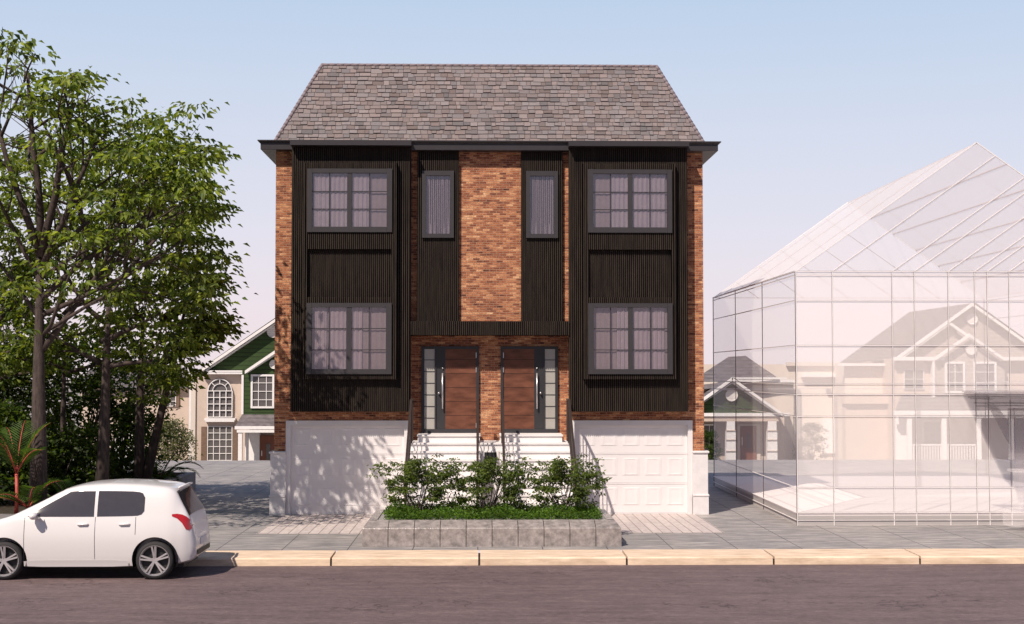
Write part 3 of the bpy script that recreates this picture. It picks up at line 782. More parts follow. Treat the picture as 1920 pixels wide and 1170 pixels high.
for x in (-1.72, -0.27, 0.27, 1.72):
    rl = MB(); hgt = 0.93
    pts = [(x, -0.35, LZ + hgt), (x, YL - 0.02, LZ + hgt), (x, yend, LZ - RISE * 8.6 + hgt)]
    for a, b in zip(pts, pts[1:]): rl.bar(a, b, 0.05, 0.035)
    for a, b in zip(pts, pts[1:]): rl.bar(Vector(a) - Vector((0, 0, 0.84)), Vector(b) - Vector((0, 0, 0.84)), 0.02, 0.02)
    rl.box(x - 0.03, x + 0.03, YL - 0.06, YL - 0.002, LZ, LZ + hgt)
    rl.box(x - 0.024, x + 0.024, yend - 0.01, yend + 0.038, 0.1, LZ - RISE * 8.6 + hgt)
    rl.box(x - 0.018, x + 0.018, -0.37, -0.334, LZ, LZ + hgt)
    for k in range(16):
        t = (k + 0.5) / 16; y = YL + (yend - YL) * t; zt_ = LZ + hgt - RISE * 8.6 * t
        rl.box(x - 0.007, x + 0.007, y - 0.007, y + 0.007, zt_ - 0.84, zt_)
    for k in range(5):
        y = -0.42 - k * 0.11; rl.box(x - 0.007, x + 0.007, y - 0.007, y + 0.007, LZ + 0.08, LZ + hgt)
    rl.build('railing', M['rail'], house)

# ------------------------------------------------------------------ foliage tools
def leaf_mesh(name, pts, dirs, nrm, size, colr, mat, parent, width=0.5, fold=0.18):
    """each leaf: six-point blade, folded along its midrib, slightly drooping"""
    n = len(pts)
    d = dirs / np.maximum(np.linalg.norm(dirs, axis=1, keepdims=True), 1e-6)
    s = np.cross(d, nrm); s /= np.maximum(np.linalg.norm(s, axis=1, keepdims=True), 1e-6)
    u = np.cross(s, d)
    L_ = size[:, None]; Wd = L_ * width
    base = pts; tip = pts + d * L_ - u * L_ * 0.15
    l1 = pts + d * L_ * 0.42 + s * Wd * 0.5 + u * L_ * fold
    r1 = pts + d * L_ * 0.42 - s * Wd * 0.5 + u * L_ * fold
    V = np.stack([base, l1, tip, r1], 1).reshape(-1, 3)
    idx = np.arange(n)[:, None] * 4
    tri = np.concatenate([idx + np.array([[0, 1, 2]]), idx + np.array([[0, 2, 3]])], 1).reshape(-1, 3)
    me = bpy.data.meshes.new(name)
    me.vertices.add(len(V)); me.vertices.foreach_set('co', V.astype(np.float32).ravel())
    me.loops.add(tri.size); me.loops.foreach_set('vertex_index', tri.astype(np.int32).ravel())
    me.polygons.add(len(tri)); me.polygons.foreach_set('loop_start', (np.arange(len(tri)) * 3).astype(np.int32))
    me.update(calc_edges=True); me.validate()
    ca = me.color_attributes.new('Col', 'FLOAT_COLOR', 'POINT')
    cc = np.concatenate([np.repeat(colr, 4, axis=0), np.ones((n * 4, 1))], 1)
    ca.data.foreach_set('color', cc.astype(np.float32).ravel())
    return link(name, me, mat, parent)


def leaf_colors(rs, n, a=(0.028, 0.060, 0.012), b=(0.085, 0.130, 0.022)):
    t = np.clip(rs.beta(1.6, 2.2, n), 0, 1)[:, None]
    c = np.array(a)[None] * (1 - t) + np.array(b)[None] * t
    return c * rs.uniform(0.8, 1.2, (n, 1))


ENV = [(-900, 1300), (-900, -60), (-10, 44), (20, 69), (30, 124), (60, 96), (88, 104), (84, 179), (118, 132), (142, 114), (149, 154), (187, 130), (182, 184), (198, 210), (189, 264), (212, 276), (224, 199), (245, 179), (252, 244), (284, 210), (278, 274), (310, 204), (377, 194), (376, 229), (348, 250), (394, 276), (398, 306), (356, 336), (392, 358), (378, 406), (338, 416), (404, 461), (428, 501), (360, 500), (422, 545), (378, 566), (407, 605), (384, 640), (352, 662), (366, 686), (332, 715), (286, 800), (286, 1300)]


def inside(p):
    """is a point inside the outline that the crowns share (given as bearings from the street)"""
    d = ROT.transposed() @ (p - CAM); x = PW / 2 + F * d.x / -d.z; y = PH / 2 - F * d.y / -d.z
    c = False
    for (x0, y0), (x1, y1) in zip(ENV, ENV[1:] + ENV[:1]):
        if (y0 > y) != (y1 > y) and x < (x1 - x0) * (y - y0) / (y1 - y0) + x0: c = not c
    return c


class Tree:
    def __init__(self, seed, env=True):
        self.env = env
        self.r = random.Random(seed); self.rs = np.random.RandomState(seed)
        self.mb = MB(); self.tips = []

    def limb(self, p, d, length, rad, level, maxlev, kids=(3, 5), curl=0.25, lift=0.12, sides=None, spread=0.8):
        r = self.r; d = Vector(d).normalized(); p = Vector(p)
        n = 6 if level < maxlev else 4
        pts, rads = [p.copy()], [rad]
        for i in range(n):
            d = (d + Vector((r.gauss(0, curl), r.gauss(0, curl), r.gauss(0, curl) + lift)) * 0.45).normalized()
            p = p + d * (length / n)
            if self.env and level > 0 and i > 0 and not inside(p): break
            pts.append(p.copy()); rads.append(rad * (1 - 0.72 * (i + 1) / n))
        n = len(pts) - 1
        self.mb.tube(pts, rads, sides or (8 if level == 0 else 6 if level == 1 else 4 if level == 2 else 3))
        if level >= maxlev:
            self.tips.append((pts[n], d))
            if n > 2 and r.random() < 0.35: self.tips.append((pts[n // 2], d))
            return pts
        k = r.randint(*kids)
        for c in range(k):
            t = 0.35 + 0.65 * (c + r.random()) / k
            i = min(n - 1, int(t * n)); f = t * n - i
            q = pts[i].lerp(pts[i + 1], min(1, f))
            t_ = (pts[i + 1] - pts[i]).normalized()
            ax = Vector((r.gauss(0, 1), r.gauss(0, 1), r.gauss(0, 0.45)))
            ax = (ax - t_ * ax.dot(t_)).normalized()
            dd = (t_ * r.uniform(0.5, 1.0) + ax * spread).normalized()
            self.limb(q, dd, length * r.uniform(0.42, 0.70), rads[i] * 0.62, level + 1, maxlev, kids, curl, lift * 0.7, None, spread)
        self.tips.append((pts[-1], d))
        return pts

    def thin(self, scale, cut):
        """open gaps in the crown: drop twigs where a smooth 3-D noise is low"""
        self.tips = [t for t in self.tips if noise.noise(t[0] * scale) > cut]

    def finish(self, root, per_tip=14, rad=0.30, flat=0.35, size=(0.09, 0.17), width=0.5, a=None, b=None, droop=0.35, trunk='trunk', crown='crown'):
        rs = self.rs
        self.mb.build(trunk, M['bark'], root, True)
        T = np.array([tuple(t[0]) for t in self.tips]); nT = len(T)
        n = nT * per_tip
        c = np.repeat(T, per_tip, axis=0)
        off = rs.normal(0, 1, (n, 3)) * np.array([rad, rad, rad * flat])[None] * 0.55
        pts = c + off
        dirs = off * np.array([1, 1, 0.3]) + rs.normal(0, 0.10, (n, 3)) + np.array([0, 0, -droop * rad])[None]
        nrm = np.array([0, -0.35, 1.0])[None] + rs.normal(0, 0.5, (n, 3))
        sz = rs.uniform(*size, n)
        col_ = leaf_colors(rs, n, a or (0.036, 0.076, 0.015), b or (0.27, 0.32, 0.05))
        tone = np.repeat(rs.uniform(0.6, 1.35, (nT, 1)), per_tip, axis=0)
        leaf_mesh(crown, pts, dirs, nrm, sz, col_ * tone, M['leaf'], root, width)
        return nT


# ------------------------------------------------------------------ raised bed on the left with its trees
PBX, PB0, PB1, PBZ = -8.02, -4.55, 7.6, 0.45
bed = thing('raised_planter', 'long grey concrete raised bed holding the trees beside the paved lane', 'planter', (PBX - 6, PB0, 0))
mb = MB()
mb.box(PBX - 0.22, PBX, PB0, PB1, 0, PBZ); mb.box(-26, PBX - 0.22, PB0, PB0 + 0.22, 0, PBZ); mb.box(-26, PBX - 0.22, PB1 - 0.22, PB1, 0, PBZ)
mb.build('planter_wall', M['concrete'], bed)
mb = MB(); mb.box(-26, PBX - 0.22, PB0 + 0.22, PB1 - 0.22, 0.05, PBZ - 0.08); mb.build('soil', M['soil'], bed)


def bed_pt(px, Y): return Vector((P(px, 900, Y).x, Y, PBZ - 0.1))


def zat(py, Y): return P(200, py, Y).z


# tree A: the tall one at the front
pA = bed_pt(72, -3.4)
tA = thing('broadleaf_tree', 'tallest broadleaf tree with a thick bark trunk behind the white car', 'tree', pA, 'broadleaf trees in the raised bed')
T = Tree(11)
T.limb(pA, (0.02, 0, 1), zat(470, -3.4) - pA.z, 0.19, 9, 9, sides=10, curl=0.04, lift=0.0); T.tips = []
top_ = Vector((pA.x + 0.05, -3.4, zat(500, -3.4)))
S = 29.6 / F   # metres per photo pixel at that depth
for (x, y, dx, dz, ln, r_) in ((80, 655, 0.75, 0.75, 3.0, 0.10), (76, 600, -0.5, 0.8, 2.4, 0.08), (78, 560, 0.75, 0.85, 3.4, 0.10), (76, 520, -0.7, 0.8, 2.3, 0.08), (78, 480, 0.25, 1.0, 3.9, 0.13), (76, 480, -0.2, 1.0, 4.0, 0.12), (80, 500, 0.62, 0.95, 3.7, 0.10), (76, 470, 0.0, 1.0, 4.2, 0.12), (80, 590, 1.0, 0.62, 3.9, 0.075), (80, 625, 1.0, 0.40, 3.2, 0.06), (80, 630, 0.5, 0.25, 2.4, 0.06), (78, 520, 1.0, 0.5, 3.9, 0.06), (78, 480, 0.9, 0.6, 3.4, 0.07)):
    p = P(x, y, -3.4)
    dy = T.r.uniform(-0.55, 0.35)
    T.limb(p, (dx, dy, dz), ln, r_ * 0.72, 1, 3, (4, 5), 0.22, 0.10, spread=1.0)
T.thin(1.15, -0.17)
T.finish(tA, 24, 0.40, 0.13, (0.10, 0.21), 0.50)

# tree B: middle trunk
pB = bed_pt(190, -0.6)
tB = thing('broadleaf_tree', 'broadleaf tree with a straight trunk second from the left front', 'tree', pB, 'broadleaf trees in the raised bed')
T = Tree(23)
T.limb(pB, (0, 0, 1), 4.6, 0.17, 9, 9, sides=8, curl=0.04, lift=0); T.tips = []
for (y, dx, dz, ln) in ((640, 0.9, 0.4, 2.2), (600, -0.7, 0.6, 2.0), (560, 0.8, 0.6, 2.4), (540, -0.4, 0.9, 2.4), (520, 0.35, 1, 3.2), (515, 0, 1, 3.8), (520, 0.6, 0.8, 2.8), (690, 0.7, 0.2, 1.6), (680, -0.6, 0.2, 1.4)):
    T.limb(P(190, y, -0.6), (dx, T.r.uniform(-0.6, 0.5), dz), ln, 0.07, 1, 3, (3, 4), 0.22, 0.08, spread=1.0)
T.thin(1.2, -0.28)
T.finish(tB, 24, 0.44, 0.13, (0.10, 0.20), 0.48)

# tree C: forked trunk near the lane
pC = bed_pt(262, 3.2)
tC = thing('broadleaf_tree', 'dark forked tree standing at the lane side of the bed', 'tree', pC, 'broadleaf trees in the raised bed')
T = Tree(31)
T.limb(pC, (-0.03, 0, 1), 4.2, 0.15, 9, 9, sides=8, curl=0.05, lift=0); T.limb(pC + Vector((0.1, 0, 0)), (0.25, 0, 1), 4.4, 0.14, 9, 9, sides=8, curl=0.06, lift=0.05); T.tips = []
for (x, y, dx, dz, ln) in ((285, 690, 1, 0.15, 1.7), (270, 660, -0.6, 0.4, 1.5), (300, 640, 1, 0.25, 2.0), (300, 600, 1, 0.55, 2.1), (265, 600, -0.5, 0.8, 2.0), (300, 560, 0.75, 0.8, 2.5), (275, 560, 0.15, 1, 3.2), (300, 545, 0.45, 1, 3.2), (265, 565, -0.3, 1, 2.6), (300, 610, 0.9, 0.5, 2.3), (270, 720, 0.5, 0.2, 1.2), (290, 720, 0.9, 0.1, 1.2)):
    T.limb(P(x, y, 3.2), (dx, T.r.uniform(-0.7, 0.5), dz), ln, 0.07, 1, 3, (3, 5), 0.22, 0.08, spread=1.0)
T.thin(1.2, -0.28)
T.finish(tC, 26, 0.46, 0.16, (0.11, 0.21), 0.48)

# tree D: slim one between A and B, set further back
pD = bed_pt(118, 2.0)
tD = thing('broadleaf_tree', 'slim stemmed broadleaf tree between the two thick trunks', 'tree', pD, 'broadleaf trees in the raised bed')
T = Tree(47)
T.limb(pD, (0, 0, 1), 4.2, 0.09, 9, 9, sides=7, curl=0.05, lift=0); T.tips = []
for (y, dx, dz, ln) in ((700, 0.9, 0.3, 1.8), (690, -0.9, 0.3, 1.7), (650, -0.6, 0.5, 2.0), (640, 0.8, 0.4, 2.0), (600, -0.9, 0.5, 2.2), (590, 0.7, 0.7, 2.2), (570, 0, 1, 2.6), (575, 0.3, 0.9, 2.6)):
    T.limb(P(118, y, 2.0), (dx, T.r.uniform(-0.6, 0.6), dz), ln, 0.05, 1, 3, (4, 5), 0.2, 0.05)
T.thin(1.2, -0.28)
T.finish(tD, 24, 0.44, 0.15, (0.10, 0.20), 0.48)

# tree E at the frame's left edge
pE = bed_pt(-45, 0.5)
tE = thing('broadleaf_tree', 'broadleaf tree furthest from the townhouse with its trunk out of frame', 'tree', pE, 'broadleaf trees in the raised bed')
T = Tree(53)
T.limb(pE, (0.03, 0, 1), 5.0, 0.16, 9, 9, sides=8, curl=0.05, lift=0); T.tips = []
for (y, dx, dz, ln) in ((680, 0.9, 0.25, 2.0), (640, 0.8, 0.5, 1.9), (600, -0.7, 0.6, 2.0), (500, 0.4, 1.0, 2.6), (490, 0, 1, 3.2), (720, 0.8, 0.1, 1.6)):
    T.limb(P(-45, y, 0.5), (dx, T.r.uniform(-0.5, 0.5), dz), ln, 0.07, 1, 3, (3, 5), 0.22, 0.08, spread=1.0)
T.thin(1.2, -0.28)
T.finish(tE, 24, 0.44, 0.15, (0.10, 0.20), 0.48)


# understorey shrubs that close the view between the trunks
def bush(name, label, cat, loc, rx, ry, h, nleaf, seed, size, a, b, group=None, stems=7):
    root = thing(name, label, cat, loc, group)
    rs = np.random.RandomState(seed); r = random.Random(seed)
    mb = MB(); loc = Vector(loc)
    for k in range(stems):
        an = r.uniform(0, 2 * math.pi); q = Vector((math.cos(an) * rx * 0.7 * r.random(), math.sin(an) * ry * 0.7 * r.random(), h * r.uniform(0.6, 0.95)))
        mb.tube([loc, loc + q * 0.5 + Vector((q.x * 0.1, q.y * 0.1, 0)), loc + q], [0.03, 0.02, 0.008], 5)
    mb.build('stem', M['bark'], root, True)
    # clumps inside an uneven volume
    nc = max(12, nleaf // 26)
    th = rs.uniform(0, 2 * np.pi, nc); zz = rs.uniform(0.04, 1, nc); rr = np.sqrt(rs.uniform(0.05, 1, nc)) * np.sqrt(np.clip(1.05 - (zz * 1.0 - 0.25) ** 2 * 1.6, 0.1, 1)) * rs.uniform(0.8, 1.12, nc)
    cl_ = np.stack([loc.x + rx * rr * np.cos(th), loc.y + ry * rr * np.sin(th), loc.z + h * zz], 1)
    per = nleaf // nc; c = np.repeat(cl_, per, axis=0); n = len(c)
    off = rs.normal(0, 1, (n, 3)) * np.array([1, 1, 0.6]) * min(rx, h) * 0.11
    dirs = off + rs.normal(0, 0.08, (n, 3)) + np.array([[0, 0, 0.02]])
    nrm = np.array([[0, -0.2, 1.0]]) + rs.normal(0, 0.6, (n, 3))
    colr = leaf_colors(rs, n, a, b) * np.repeat(rs.uniform(0.65, 1.3, (nc, 1)), per, axis=0)
    leaf_mesh('foliage', c + off, dirs, nrm, rs.uniform(*size, n), colr, M['leaf'], root)
    return root


UG = 'leafy shrubs under the trees'
DK, LT = (0.016, 0.036, 0.008), (0.085, 0.125, 0.022)
for i, (px, Y, rx, h, lab) in enumerate((
        (-10, -1.5, 1.0, 2.1, 'dense green shrub close behind the tall red stemmed palm'),
        (30, 3.0, 1.5, 3.4, 'tall dense shrub left of the thickest trunk'),
        (150, 4.6, 1.6, 3.8, 'tall dark shrub filling the gap between the two thick trunks'),
        (225, 6.2, 1.2, 3.2, 'tall dark shrub right of the straight second trunk'),
        (95, 0.2, 0.9, 1.5, 'low leafy shrub right beside the thickest trunk'),
        (155, 1.0, 0.8, 1.5, 'low leafy shrub just left of the straight second trunk'),
        (10, 6.5, 1.7, 4.6, 'highest dark shrub at the back left of the bed'))):
    bush('shrub', lab, 'shrub', bed_pt(px, Y), rx, 0.8, h, 3600 if h > 2 else 1500, 100 + i, (0.10, 0.2), DK, LT, UG)


def frond(mb_list, base, d, length, droop, rs, nl=20, wl=0.34, vee=0.5):
    """arching frond: rachis points, leaflets on both sides"""
    base, d = Vector(base), Vector(d).normalized(); p = base.copy(); pts = [p.copy()]
    n = 9
    for i in range(n):
        d = (d + Vector((0, 0, -droop * (i + 1) / n))).normalized(); p = p + d * length / n; pts.append(p.copy())
    for i in range(nl):
        t = 0.15 + 0.85 * i / nl; k = min(n - 1, int(t * n)); q = pts[k].lerp(pts[k + 1], t * n - k)
        tt = (pts[k + 1] - pts[k]).normalized(); sd_ = tt.cross(Vector((0, 0, 1))).normalized(); up = sd_.cross(tt)
        ln = wl * math.sin(math.pi * (0.12 + 0.86 * t)) ** 0.7
        for sgn in (-1, 1):
            mb_list.append((tuple(q), tuple(sd_ * sgn + tt * 0.65 + up * vee * 0.6), tuple(up), ln))
    return pts


def palm(name, label, loc, n, length, droop, el, seed, stemmat=None, stemh=0, wl=0.3, group=None, a=(0.02, 0.05, 0.012), b=(0.06, 0.11, 0.02)):
    root = thing(name, label, 'palm', loc, group); rs = np.random.RandomState(seed); r = random.Random(seed)
    loc = Vector(loc); lf = []; mb = MB()
    top_ = loc + Vector((0, 0, stemh))
    if stemh: mb.tube([loc, loc + Vector((0.02, 0, stemh * 0.5)), top_], [0.045, 0.035, 0.03], 8)
    else: mb.lathe([(0.0, 0.18), (0.10, 0.14), (0.13, 0.0)], loc, 'Z', 10)
    for k in range(n):
        an = 2 * math.pi * (k + r.random() * 0.6) / n; e = r.uniform(*el)
        pts = frond(lf, top_, (math.cos(an) * math.cos(e), math.sin(an) * math.cos(e), math.sin(e)), length * r.uniform(0.8, 1.1), droop, rs, wl=wl)
        mb.tube(pts, [0.016 - 0.0013 * i for i in range(len(pts))], 4)
    mb.build('stem', stemmat or M['bark'], root, True)
    A = np.array([l[0] for l in lf]); Dd = np.array([l[1] for l in lf]); Nn = np.array([l[2] for l in lf]); Sz = np.array([l[3] for l in lf])
    leaf_mesh('frond', A, Dd, Nn, Sz, leaf_colors(rs, len(lf), a, b), M['leaf'], root, 0.085, 0.01)
    return root


pr = P(30, 950, -4.1)
rp1 = palm('red_stemmed_palm', 'palm with bright red stems rising behind the car bonnet', (pr.x, -4.1, PBZ - 0.1), 6, 1.15, 0.22, (0.9, 1.35), 5, M['redstem'], 0.85, 0.36, a=(0.04, 0.085, 0.015), b=(0.10, 0.17, 0.03))
pr = P(42, 950, -4.05)
palm('red_stemmed_palm', 'short red stemmed palm leaning right with one long frond', (pr.x + 0.12, -4.05, PBZ - 0.1), 5, 1.0, 0.25, (0.45, 1.1), 8, M['redstem'], 0.18, 0.34, a=(0.04, 0.085, 0.015), b=(0.10, 0.17, 0.03))
for i, (px, Y, n, ln, lab) in enumerate(((235, 5.0, 13, 1.15, 'dark green cycad left of the forked tree'), (300, 5.6, 13, 1.25, 'dark green cycad at the corner of the raised bed'), (180, 1.5, 11, 1.1, 'dark green cycad at the foot of the straight trunk'), (130, -2.3, 10, 1.0, 'dark green cycad behind the car roof near the thick trunk'))):
    palm('cycad', lab, bed_pt(px, Y) + Vector((0, 0, 0.05)), n, ln, 0.34, (0.35, 1.2), 60 + i, None, 0, 0.26, 'cycads along the raised bed')

# ------------------------------------------------------------------ front planter with shrubs
plt = thing('stone_planter', 'low grey stone tiled planter with rounded edge in front of the steps', 'planter', (0, -6.1, 0))
PX, PYF, PYB, PZ = 2.37, -6.1, -3.55, 0.45
mb = MB()
cs = [(PYF, 0.0), (PYF, 0.325), (PYF + 0.012, 0.345), (PYF + 0.33, 0.44), (PYF + 0.36, PZ), (PYF + 0.44, PZ), (PYF + 0.44, 0.3)]
nT = 10; tw = 2 * PX / nT
for k in range(nT):
    g = 0.006
    a, b = -PX + k * tw + g, -PX + (k + 1) * tw - g
    va = [mb.v((a, y, z)) for y, z in cs]; vb = [mb.v((b, y, z)) for y, z in cs]
    # tuck the outer ends so that the corners look rounded
    if k == 0:
        for i in (2, 3, 4, 5, 6): va[i].co.x += (0.01, 0.09, 0.11, 0.11, 0.11)[i - 2]
    if k == nT - 1:
        for i in (2, 3, 4, 5, 6): vb[i].co.x -= (0.01, 0.09, 0.11, 0.11, 0.11)[i - 2]
    for i in range(len(cs) - 1): mb.bm.faces.new((va[i], vb[i], vb[i + 1], va[i + 1]))
    mb.bm.faces.new(va); mb.bm.faces.new(vb[::-1])
for s in (-1, 1):
    mb.prism([(s * PX, 0), (s * PX, 0.33), (s * (PX - 0.10), PZ), (s * (PX - 0.24), PZ), (s * (PX - 0.24), 0)], PYF + 0.36, PYB)
mb.box(-PX + 0.24, PX - 0.24, PYB - 0.14, PYB, 0, PZ)
mb.build('tile_wall', M['planter'], plt)
mb = MB(); mb.box(-PX + 0.24, PX - 0.24, PYF + 0.44, PYB - 0.14, 0.1, PZ - 0.02); mb.build('gravel', M['gravel'], plt)
rs = np.random.RandomState(9)
n = 17000
gx = rs.uniform(-PX + 0.36, PX - 0.32, n); gy = rs.uniform(PYF + 0.46, PYB - 0.2, n)
hh = 0.07 + 0.085 * (np.sin(gx * 5.1 + gy * 3) * np.cos(gy * 4.3 - gx) + 0.6 * np.sin(gx * 11 + 2) * np.sin(gy * 9)) + 0.03 * (gy - PYF)
gz = PZ - 0.02 + rs.uniform(0, 1, n) * np.clip(hh + 0.04, 0.03, 0.3)
cl_ = leaf_colors(rs, n, (0.035, 0.085, 0.012), (0.15, 0.25, 0.035)) * (0.75 + 0.5 * (0.5 + 0.5 * np.sin(gx * 4 + gy * 5)))[:, None]
gc = leaf_mesh('ground_cover', np.stack([gx, gy, gz], 1), rs.normal(0, 1, (n, 3)) * np.array([1, 1, 0.5]) + np.array([[0, 0, 0.5]]), rs.normal(0, 0.5, (n, 3)) + np.array([[0, 0, 1.0]]), rs.uniform(0.03, 0.065, n), cl_, M['leaf'], None, 0.55)
tag(gc, 'bright green mossy ground cover filling the stone planter', 'ground cover', kind='stuff')


def small_tree(name, label, loc, group):
    root = thing(name, label, 'shrub', loc, group)
    T = Tree(77, False); loc = Vector(loc)
    for (dx, dy, ln, lf) in ((0.05, 0, 0.92, 0.2), (-0.35, 0.1, 0.85, 0.2), (0.28, -0.1, 0.9, 0.2), (0.6, 0.1, 0.9, 0.2), (-0.6, 0.05, 0.8, 0.15), (0.75, -0.15, 0.66, 0.2), (-0.15, 0.3, 0.85, 0.2), (0.15, -0.35, 0.7, 0.2), (-0.5, -0.3, 0.6, 0.1), (0.45, 0.3, 0.85, 0.2)):
        T.limb(loc + Vector((T.r.uniform(-0.05, 0.05), T.r.uniform(-0.05, 0.05), -0.03)), (dx, dy, 0.9), ln * 0.93, 0.014, 1, 3, (3, 5), 0.18, 0.05, spread=0.75)
    T.tips = [t for t in T.tips if t[0].z > loc.z + 0.10]
    T.thin(5.0, -0.24)
    T.finish(root, 20, 0.095, 0.2, (0.04, 0.085), 0.5, (0.038, 0.072, 0.016), (0.17, 0.21, 0.05), 0.2, 'stem', 'foliage')
    return root


def copy_tree(o, parent=None):
    c = o.copy(); col.objects.link(c); c.parent = parent
    for ch in o.children: copy_tree(ch, c)
    return c


sh0 = small_tree('planter_shrub', 'airy green shrub at the left end of the stone planter', (P(780, 955, -4.6).x, -4.6, PZ), 'airy shrubs in the stone planter')
for px, rz, lab in ((915, 0.25, 'airy green shrub in the middle of the stone planter'), (1052, -0.2, 'airy green shrub at the right end of the stone planter')):
    c = copy_tree(sh0); c.location = (P(px, 955, -4.6).x, -4.6, PZ); c.rotation_euler.z = rz; c['label'] = lab

# ------------------------------------------------------------------ the white car
def build_car():
    X0 = P(364, 1010, -9.2).x       # rear bumper
    yc = -9.2 + 0.78                # centre line (near wheels touch at y = -9.2)
    car = thing('hatchback_car', 'white five door hatchback driving left along the kerb', 'car', (X0 - 1.85, yc, ROAD_Z))
    W_ = lambda x, y, z: Vector((X0 - x, yc + y, ROAD_Z + z))
    from bisect import bisect
    def itp(tab, x):
        xs = [t[0] for t in tab]
        if x <= xs[0]: return tab[0][1]
        if x >= xs[-1]: return tab[-1][1]
        i = bisect(xs, x) - 1; a, b = tab[i], tab[i + 1]; t = (x - a[0]) / (b[0] - a[0])
        return a[1] + (b[1] - a[1]) * t
    def sm(tab, x):   # softened interpolation
        return (itp(tab, x - 0.05) + 2 * itp(tab, x) + itp(tab, x + 0.05)) / 4 if 0.35 < x < 3.5 else itp(tab, x)
    Ttab = [(0, 0.62), (0.03, 0.74), (0.07, 0.93), (0.10, 1.00), (0.30, 1.36), (0.36, 1.435), (0.5, 1.475), (0.9, 1.515), (1.4, 1.53), (1.85, 1.50), (2.1, 1.445), (2.45, 1.27), (2.9, 1.035), (3.0, 1.0), (3.3, 0.92), (3.5, 0.84), (3.62, 0.74), (3.68, 0.62), (3.72, 0.5)]
    Btab = [(0, 0.34), (0.08, 0.27), (0.3, 0.22), (1.0, 0.19), (3.0, 0.19), (3.5, 0.2), (3.72, 0.28)]
    Wtab = [(0, 0.64), (0.05, 0.71), (0.15, 0.77), (0.4, 0.825), (0.75, 0.845), (1.5, 0.845), (2.9, 0.84), (3.2, 0.82), (3.45, 0.76), (3.6, 0.66), (3.72, 0.50)]
    def section(x):
        Tz, Bz, Wd = sm(Ttab, x), itp(Btab, x), itp(Wtab, x)
        k = min(1, max(0, (Tz - 1.0) / 0.3)); k = k * k * (3 - 2 * k)
        zb_ = min(0.96, Tz - 0.09)
        s = [(0, Bz), (0.80 * Wd, Bz), (0.93 * Wd, Bz + 0.03)]
        for t, f in ((0.12, 0.965), (0.22, 0.975), (0.30, 0.985), (0.5, 1.0), (0.68, 1.0), (0.80, 0.985), (0.92, 0.972), (1.0, 0.955)):
            s.append((f * Wd, Bz + 0.04 + (zb_ - Bz - 0.04) * t))
        hi = ((0.3, 0.915, 0.945), (0.6, 0.86, 0.925), (0.82, 0.81, 0.89), (0.91, 0.775, 0.83), (0.965, 0.72, 0.72), (0.99, 0.58, 0.5), (1.0, 0.3, 0.25), (1.004, 0, 0))
        for u, fc, fh in hi:
            s.append(((fc * k + fh * (1 - k)) * Wd, zb_ + (Tz - zb_) * u + (0.004 if u >= 1 else 0)))
        return s
    def side_y(x, z):
        s = section(x)
        for (a, za), (b, zb_) in zip(s[2:], s[3:]):
            if za <= z <= zb_: return a + (b - a) * (z - za) / max(1e-6, zb_ - za)
        return s[-1][0] if z > s[-1][1] else s[2][0]
    def top_z(x, y):
        s = section(x)
        for (a, za), (b, zb_) in zip(s[8:], s[9:]):
            if b <= abs(y) <= a: return za + (zb_ - za) * (a - abs(y)) / max(1e-6, a - b)
        return s[-1][1]
    xs = [0, 0.02, 0.05, 0.08, 0.12, 0.17, 0.22, 0.27, 0.32, 0.37, 0.44, 0.52] + [0.6 + 0.1 * i for i in range(29)] + [3.46, 3.52, 3.57, 3.62, 3.66, 3.69, 3.72]
    bm = bmesh.new(); rings = []
    for x in xs:
        s = section(x); ring = [bm.verts.new(W_(x, -y, z)) for y, z in s] + [bm.verts.new(W_(x, y, z)) for y, z in s[-2:0:-1]]
        rings.append(ring)
    nr = len(rings[0])
    for a, b in zip(rings, rings[1:]):
        for k in range(nr): bm.faces.new((a[k], a[(k + 1) % nr], b[(k + 1) % nr], b[k]))
    bm.faces.new(rings[0]); bm.faces.new(rings[-1][::-1])
    bmesh.ops.recalc_face_normals(bm, faces=bm.faces)
    me = bpy.data.meshes.new('body'); bm.to_mesh(me); bm.free()
    WH = (0.62, 3.02); WR, AR = 0.305, 0.365
    # cut the wheel arches
    tmp = bpy.data.objects.new('body', me); col.objects.link(tmp)
    cut = MB()
    for x in WH:
        for s in (-1, 1):
            c = W_(x, s * 0.72, WR + 0.01)
            cut.lathe([(0.0, -0.2), (AR, -0.2), (AR, 0.2), (0.0, 0.2)], c, 'Y', 40)
    bmesh.ops.remove_doubles(cut.bm, verts=cut.bm.verts, dist=1e-5)
    bmesh.ops.recalc_face_normals(cut.bm, faces=cut.bm.faces)
    cme = bpy.data.meshes.new('cutter'); cut.bm.to_mesh(cme); cut.bm.free()
    co = bpy.data.objects.new('cutter', cme); col.objects.link(co)
    md = tmp.modifiers.new('b', 'BOOLEAN'); md.operation = 'DIFFERENCE'; md.object = co; md.solver = 'EXACT'
    dg = bpy.context.evaluated_depsgraph_get()
    me2 = bpy.data.meshes.new_from_object(tmp.evaluated_get(dg))
    bpy.data.objects.remove(tmp); bpy.data.objects.remove(co)
    me2.polygons.foreach_set('use_smooth', [True] * len(me2.polygons))
    me2.materials.clear()
    body = link('body', me2, M['paint'], car)
    try: me2.set_sharp_from_angle(angle=R(38))
    except Exception: pass
    # dark arch liners
    for x in WH:
        for s in (-1, 1):
            ln = MB(); prof = []
            n = 22; ra = []
            for k in range(n + 1):
                a = -0.35 + (math.pi + 0.7) * k / n
                ra.append([ln.v(W_(x, s * yy, WR + 0.01) + Vector((math.cos(a) * (AR - 0.006), 0, math.sin(a) * (AR - 0.006)))) for yy in (0.825, 0.54)])
            for p, q in zip(ra, ra[1:]): ln.bm.faces.new((p[0], q[0], q[1], p[1]))
            ln.build('wheel_arch', M['cardark'], body)
